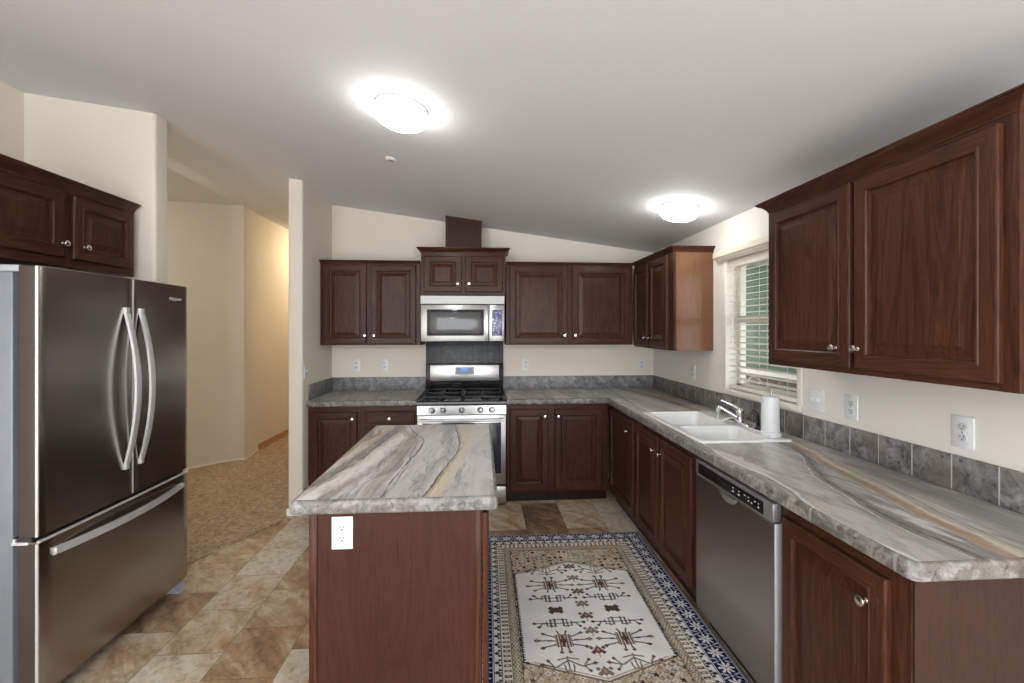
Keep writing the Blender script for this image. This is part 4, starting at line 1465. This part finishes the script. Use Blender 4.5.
for y in (FY0 + .01, FY1 - .075):
    bm = NB()
    loft(bm, [[(-1.86, y, 0), (-1.735, y, 0), (-1.735, y + .065, 0), (-1.86, y + .065, 0)], [(-1.86, y, .055), (-1.765, y, .055), (-1.765, y + .065, .055), (-1.86, y + .065, .055)]])
    obj('front_foot', bm, M['grey'], rf)
bm = NB()
box(bm, (-1.87, FY0 + .08, .012), (-1.80, FY1 - .08, .058))
obj('toe_grille', bm, M['rubber'], rf)
M['logo'] = plain('silver_lettering', (.75, .74, .72), .35, .6)
fl_ = Frame((0, 0, 0), (0, 1, 0), (1, 0, 0))
obj('lettering', text_mesh('Whirlpool', .024, fl_, 2.612, 1.690, facex(2.612) + .0012, shear=.2), M['logo'], rd, label='small silver brand lettering')
bm = NB()
sw = [(facex(2.57) + .002, 2.575 + .075 * k / 12, 1.690 - .010 * math.sin(math.pi * k / 12) + .012 * k / 12 - .006) for k in range(13)]
tube(bm, sw, .0008, 6)
obj('emblem_swoosh', bm, M['logo'], rd)

# ------------------------------------------------------------------ ceiling fixtures
SLOPE = math.atan(.133)
nd = Vector((-math.sin(SLOPE), 0, -math.cos(SLOPE)))
def ceiling_lamp(x, y, label, dome_mat, group=None, r=.130):
    c = Vector((x, y, ceil_top(x, y)))
    t = thing('ceiling_lamp', label, 'ceiling lamp', tuple(c), group)
    bm = NB()
    k = r / .13
    lathe(bm, c, nd, [(.118 * k, .0), (.126 * k, .002), (.128 * k, .016), (.124 * k, .020), (.06 * k, .020)], 40)
    obj('mounting_pan', bm, M['white'], t, angle=50)
    bm = NB()
    lathe(bm, c, nd, [(.112 * k, .020 * k), (.118 * k, .026 * k), (.1245 * k, .036 * k), (.126 * k, .046 * k), (.122 * k, .058 * k), (.110 * k, .072 * k), (.090 * k, .083 * k), (.062 * k, .090 * k), (.032 * k, .094 * k), (.002, .095 * k)], 48)
    obj('glass_dome', bm, dome_mat, t, angle=60, label='lit frosted glass dome')
    return t
ceiling_lamp(-0.390, 2.175, 'lit white dome ceiling lamp nearest the camera over the island', M['dome'])
ceiling_lamp(1.360, 2.945, 'lit white dome ceiling lamp near the sink window', M['dome'])
ceiling_lamp(-2.19, 6.75, 'lit warm dome lamp on the hallway ceiling', M['hall_dome'])
ceiling_lamp(-3.55, 3.75, 'added unseen fill lamp on the ceiling beyond the refrigerator wall', M['fill_white'])  # out of view, added to brighten the angled hall wall
ceiling_lamp(-0.9, -1.0, 'added unseen fill lamp on the ceiling behind the camera', M['dome'])  # out of view, added as extra fill from behind the camera
sd = thing('fire_sprinkler_cap', 'small flat white cap on the ceiling beyond the near lamp', 'ceiling cap', (-.589, 2.901, ceil_top(-.589, 2.9)))
bm = NB()
lathe(bm, (-.589, 2.901, ceil_top(-.589, 2.9)), nd, [(.036, -.001), (.036, .004), (.030, .008), (.002, .009)], 24)
obj('cap', bm, M['trim'], sd)
bm = NB()
lathe(bm, (-.589, 2.901, ceil_top(-.589, 2.9)), nd, [(.020, .008), (.019, .012), (.002, .0125)], 20)
obj('cap_centre', bm, M['grey'], sd)

# ------------------------------------------------------------------ rug
def build_rug():
    W, L = 1.220, 1.78
    X0, YF = -0.052, 3.238              # far left corner
    step = .0036
    nx, ny = int(W / step) + 1, int(L / step) + 1
    a = np.linspace(0, W, nx)[None, :].repeat(ny, 0)
    b = np.linspace(0, L, ny)[:, None].repeat(nx, 1)
    col = np.zeros((ny, nx, 3))
    NAVY, WHITE, CREAM, TAN = np.array((.010, .016, .085)), np.array((.74, .725, .71)), np.array((.66, .60, .51)), np.array((.45, .355, .25))
    DARK, BROWN, GREY, BLACK = np.array((.035, .028, .032)), np.array((.13, .065, .048)), np.array((.33, .32, .31)), np.array((.02, .018, .022))
    rng = np.random.RandomState(3)
    ea, eb = np.minimum(a, W - a), np.minimum(b, L - b)
    e = np.minimum(ea, eb)
    alongb = ea < eb                     # on a long side
    s = np.where(alongb, b, a)           # distance along the border
    tot = np.where(alongb, L, W)
    def put(mask, c):
        col[mask] = c
    put(e >= 0, GREY)
    # thin speckled outer selvage
    put((e < .018) & ((np.floor(s / .012) + np.floor(e / .006)) % 2 == 0), np.array((.16, .15, .15)))
    put(e < .004, DARK)
    # navy band with white star flowers
    n0, n1 = .018, .118
    band = (e >= n0) & (e < n1)
    put(band, NAVY)
    per = .092
    ph = (s / per) % 1.0 - .5
    cx = ph * per
    cy = e - (n0 + n1) / 2
    rr = np.hypot(cx, cy)
    th = np.arctan2(cy, cx + 1e-9)
    star = (rr < .008 + .030 * np.abs(np.cos(4 * th)) ** 1.6) & (rr > .005)
    put(band & star, WHITE)
    ph2 = ((s + per / 2) / per) % 1.0 - .5
    vx = ph2 * per
    leaf = ((np.abs(np.abs(vx) - np.abs(cy) * .35) < .0032) & (np.abs(cy) > .014) & (np.abs(cy) < .042)) | (np.abs(vx) + np.abs(cy) < .007)
    put(band & leaf & ~star, np.array((.56, .57, .60)))
    put(band & ((np.abs(e - n0 - .004) < .002) | (np.abs(e - n1 + .004) < .0018)), WHITE)
    # cream guard with small dark flowers
    g0, g1 = .118, .158
    band = (e >= g0) & (e < g1)
    put(band, WHITE)
    per = .058
    cx = ((s / per) % 1.0 - .5) * per
    cy = e - (g0 + g1) / 2
    flo = (np.hypot(cx, cy + .004) < .0095) | (np.hypot(np.abs(cx) - .015, cy - .007) < .0075) | ((np.abs(cx) < .003) & (np.abs(cy) < .016))
    put(band & flo, DARK)
    put(band & ((e < g0 + .003) | (e > g1 - .004)), BLACK)
    # ladder stripe
    l0, l1 = .158, .203
    band = (e >= l0) & (e < l1)
    put(band, CREAM * 1.08)
    per = .030
    cx = (s / per) % 1.0
    put(band & (cx < .45) & (e > l0 + .007) & (e < l1 - .007), DARK)
    put(band & (np.abs(cx - .22) < .07) & (np.abs(e - (l0 + l1) / 2) < .010), CREAM)
    put(band & (e > l1 - .004), BLACK)
    # tan stripe with lozenges
    t0, t1 = .203, .246
    band = (e >= t0) & (e < t1)
    put(band, TAN * 1.05)
    per = .026
    cx = np.abs((s / per) % 1.0 - .5) * per
    cy = np.abs(e - (t0 + t1) / 2)
    put(band & (cx + cy < .012), CREAM)
    put(band & (cx + cy < .006), BROWN)
    put(band & (np.abs(cx + cy - .017) < .0022), DARK)
    put(band & (e > t1 - .004), BLACK)
    # field: spandrels tan, medallion white
    f0 = .246
    inside = e >= f0
    put(inside, TAN)
    u = a - W / 2
    v = b - L / 2
    hx, hy, pk = W / 2 - f0 - .008, .362, .130
    hexd = np.minimum(hx - np.abs(u), hy + pk * (1 - np.abs(u) / hx) - np.abs(v))
    # spandrel blossoms
    sp = inside & (hexd < -.004)
    un = rng.rand(60, 60)
    cs = .036
    iu, iv = np.floor((u + 2) / cs).astype(int), np.floor((v + 2) / cs).astype(int)
    fu, fv = ((u + 2) / cs) % 1 - .5, ((v + 2) / cs) % 1 - .5
    r5 = np.hypot(fu, fv)
    t5 = np.arctan2(fv, fu)
    key = un[iu % 60, iv % 60]
    put(sp & (key > .55), np.array((.56, .47, .355)))
    put(sp & (key < .12), np.array((.27, .235, .20)))
    vine = np.abs(np.sin(u * 62 + 2.2 * np.sin(v * 41)) + .6 * np.sin(v * 75 + u * 20)) < .16
    put(sp & vine, np.array((.17, .125, .095)))
    put(sp & (r5 < .22 + .24 * np.abs(np.cos(2 * t5)) ** 2) & (key < .34), CREAM)
    put(sp & (r5 < .20 + .22 * np.abs(np.cos(2.5 * t5)) ** 2) & (key > .70), BROWN)
    put(sp & (r5 < .15 + .28 * np.abs(np.sin(2 * t5)) ** 3) & (key > .88), DARK)
    put(sp & (r5 < .10), DARK)
    med = inside & (hexd >= -.004)
    put(med, WHITE)
    # stepped dark outline of the medallion
    tooth = .004 + .006 * (((s if False else (b / .016)) % 1.0) < .5)
    put(med & (hexd < tooth) & (np.abs(u) > hx - .03), DARK)
    put(med & (hexd < .006) & (np.abs(u) <= hx - .03), np.array((.16, .12, .09)))
    put(med & (hexd >= .012) & (hexd < .020) & (np.abs(v) > hy) , np.array((.42, .34, .25)))
    # two columns of branching blossoms with little blossoms between
    def seg(px, py, x0, y0, x1, y1, w):
        dx, dy = x1 - x0, y1 - y0
        t_ = np.clip(((px - x0) * dx + (py - y0) * dy) / (dx * dx + dy * dy), 0, 1)
        return np.hypot(px - x0 - t_ * dx, py - y0 - t_ * dy) < w
    def dia(px, py, x0, y0, r1, r2=None):
        return np.abs(px - x0) / r1 + np.abs(py - y0) / (r2 or r1) < 1
    LB, DB = np.array((.36, .25, .18)), np.array((.085, .052, .044))
    for sx in (-1, 1):
        for iy, vy in enumerate((-.372, -.232, -.098, .0, .098, .232, .372)):
            px, py = np.abs(u - sx * .152) / 1.2, (v - vy) / 1.2
            if iy == 3:
                m = dia(px, py, 0, 0, .034, .020) | dia(px, py, .020, .012, .016) | dia(px, py, .020, -.012, .016)
                put(med & m, DB)
                continue
            flip = 1 if iy > 3 else -1
            q = py * flip
            if iy in (1, 5):             # full blossom
                body = (px < .034) & (np.abs(q) < .036)
                stripes = body & ((px / .011) % 1.0 < .55)
                put(med & body, np.array((.50, .44, .38)))
                put(med & stripes, BROWN)
                put(med & dia(px, q, 0, .0, .013, .030), DB)
                arms = seg(px, q, .034, .0, .100, -.004, .0036) | seg(px, q, .034, .022, .080, .034, .0034) | seg(px, q, .034, -.022, .072, -.038, .0034) | seg(px, q, .012, .036, .016, .060, .0034) | seg(px, q, .012, -.036, .020, -.058, .0034)
                put(med & arms, DB)
                put(med & (dia(px, q, .108, -.004, .014, .011) | dia(px, q, .088, .038, .012, .010) | dia(px, q, .079, -.043, .011, .009) | dia(px, q, .017, .064, .010, .009)), BROWN)
                put(med & dia(px, q, .108, -.004, .006), LB)
            elif iy in (2, 4):           # lattice branch
                arms = seg(px, q, .0, .008, .100, .004, .0034) | seg(px, q, .018, -.022, .018, .026, .0034) | seg(px, q, .036, -.018, .036, .030, .0034) | seg(px, q, .052, -.006, .052, .022, .0034) | seg(px, q, .018, .026, .05, .022, .0030) | seg(px, q, .0, -.016, .036, -.018, .0032) | seg(px, q, .07, .005, .084, .024, .0032)
                put(med & arms, np.array((.12, .105, .10)))
                put(med & (dia(px, q, .106, .004, .013, .010) | dia(px, q, .088, .028, .010, .009)), DB)
            else:                        # end spray
                arms = seg(px, q, .0, -.03, .0, .04, .003) | seg(px, q, .0, -.01, .05, .022, .0034) | seg(px, q, .05, .022, .094, .010, .0034) | seg(px, q, .0, -.024, .040, -.014, .0032) | seg(px, q, .056, .020, .070, .040, .0032) | seg(px, q, .018, .012, .014, .046, .0030) | seg(px, q, .060, .014, .074, -.006, .0030)
                put(med & arms, np.array((.15, .12, .105)))
                put(med & (dia(px, q, .100, .008, .012, .010) | dia(px, q, .074, .045, .010, .009) | dia(px, q, .078, -.011, .009)), BROWN)
                put(med & dia(px, q, 0, .044, .012), LB)
    for iy, vy in enumerate((-.432, -.302, -.165, -.05, .05, .165, .302, .432)):
        px, py = np.abs(u) / 1.15, (v - vy) / 1.15
        c_ = (BROWN, np.array((.20, .15, .12)))[iy % 2]
        put(med & (dia(px, py, 0, .0, .020, .026) | dia(px, py, .020, .012, .013) | dia(px, py, .024, -.012, .011)), c_)
        put(med & (dia(px, py, 0, .0, .007, .012)), LB)
        put(med & seg(px, py, 0, .02, .0, .040, .002), c_)
    # wool variation
    n1_ = rng.rand(ny // 24 + 2, nx // 24 + 2)
    gy, gx = np.linspace(0, n1_.shape[0] - 1.01, ny), np.linspace(0, n1_.shape[1] - 1.01, nx)
    y0_, x0_ = gy.astype(int), gx.astype(int)
    fy_, fx_ = (gy - y0_)[:, None], (gx - x0_)[None, :]
    g = lambda dy, dx: n1_[np.ix_(y0_ + dy, x0_ + dx)]
    sm = g(0, 0) * (1 - fy_) * (1 - fx_) + g(0, 1) * (1 - fy_) * fx_ + g(1, 0) * fy_ * (1 - fx_) + g(1, 1) * fy_ * fx_
    col *= (.86 + .22 * sm + .10 * (rng.rand(ny, nx) - .5))[..., None]
    col = np.clip(col, 0, 1)
    th = .009
    top = np.stack([a, -b, np.full_like(a, th)], -1)
    edge_drop = np.minimum(1, e / .008)
    top[..., 2] = th * (.35 + .65 * edge_drop)
    verts = top.reshape(-1, 3)
    ii = np.arange(nx * ny).reshape(ny, nx)
    quads = np.stack([ii[:-1, :-1], ii[1:, :-1], ii[1:, 1:], ii[:-1, 1:]], -1).reshape(-1, 4)
    # skirt down to the floor
    loop = np.concatenate([ii[0, :], ii[1:, -1], ii[-1, -2::-1], ii[-2:0:-1, 0]])
    low = verts[loop].copy(); low[:, 2] = 0
    base = len(verts)
    verts = np.concatenate([verts, low])
    k = len(loop)
    nxt = (np.arange(k) + 1) % k
    skirt = np.stack([loop, loop[nxt], base + nxt, base + np.arange(k)], -1)
    faces = np.concatenate([quads, skirt])
    cols = np.concatenate([col.reshape(-1, 3), col.reshape(-1, 3)[loop]])
    me = bpy.data.meshes.new('area_rug')
    me.vertices.add(len(verts)); me.vertices.foreach_set('co', verts.ravel())
    me.loops.add(faces.size); me.loops.foreach_set('vertex_index', faces.ravel().astype(np.int32))
    me.polygons.add(len(faces)); me.polygons.foreach_set('loop_start', np.arange(0, faces.size, 4, dtype=np.int32))
    me.update(calc_edges=True)
    ca = me.color_attributes.new('weave', 'FLOAT_COLOR', 'POINT')
    ca.data.foreach_set('color', np.concatenate([cols, np.ones((len(cols), 1))], 1).ravel())
    me.materials.append(M['rug'])
    o = bpy.data.objects.new('area_rug', me)
    COL.objects.link(o)
    o.location = (X0, YF, 0.0005)
    o.rotation_euler = (0, 0, R(-0.6))
    tag(o, 'navy bordered patterned area rug on the floor between island and dishwasher', 'rug')
build_rug()
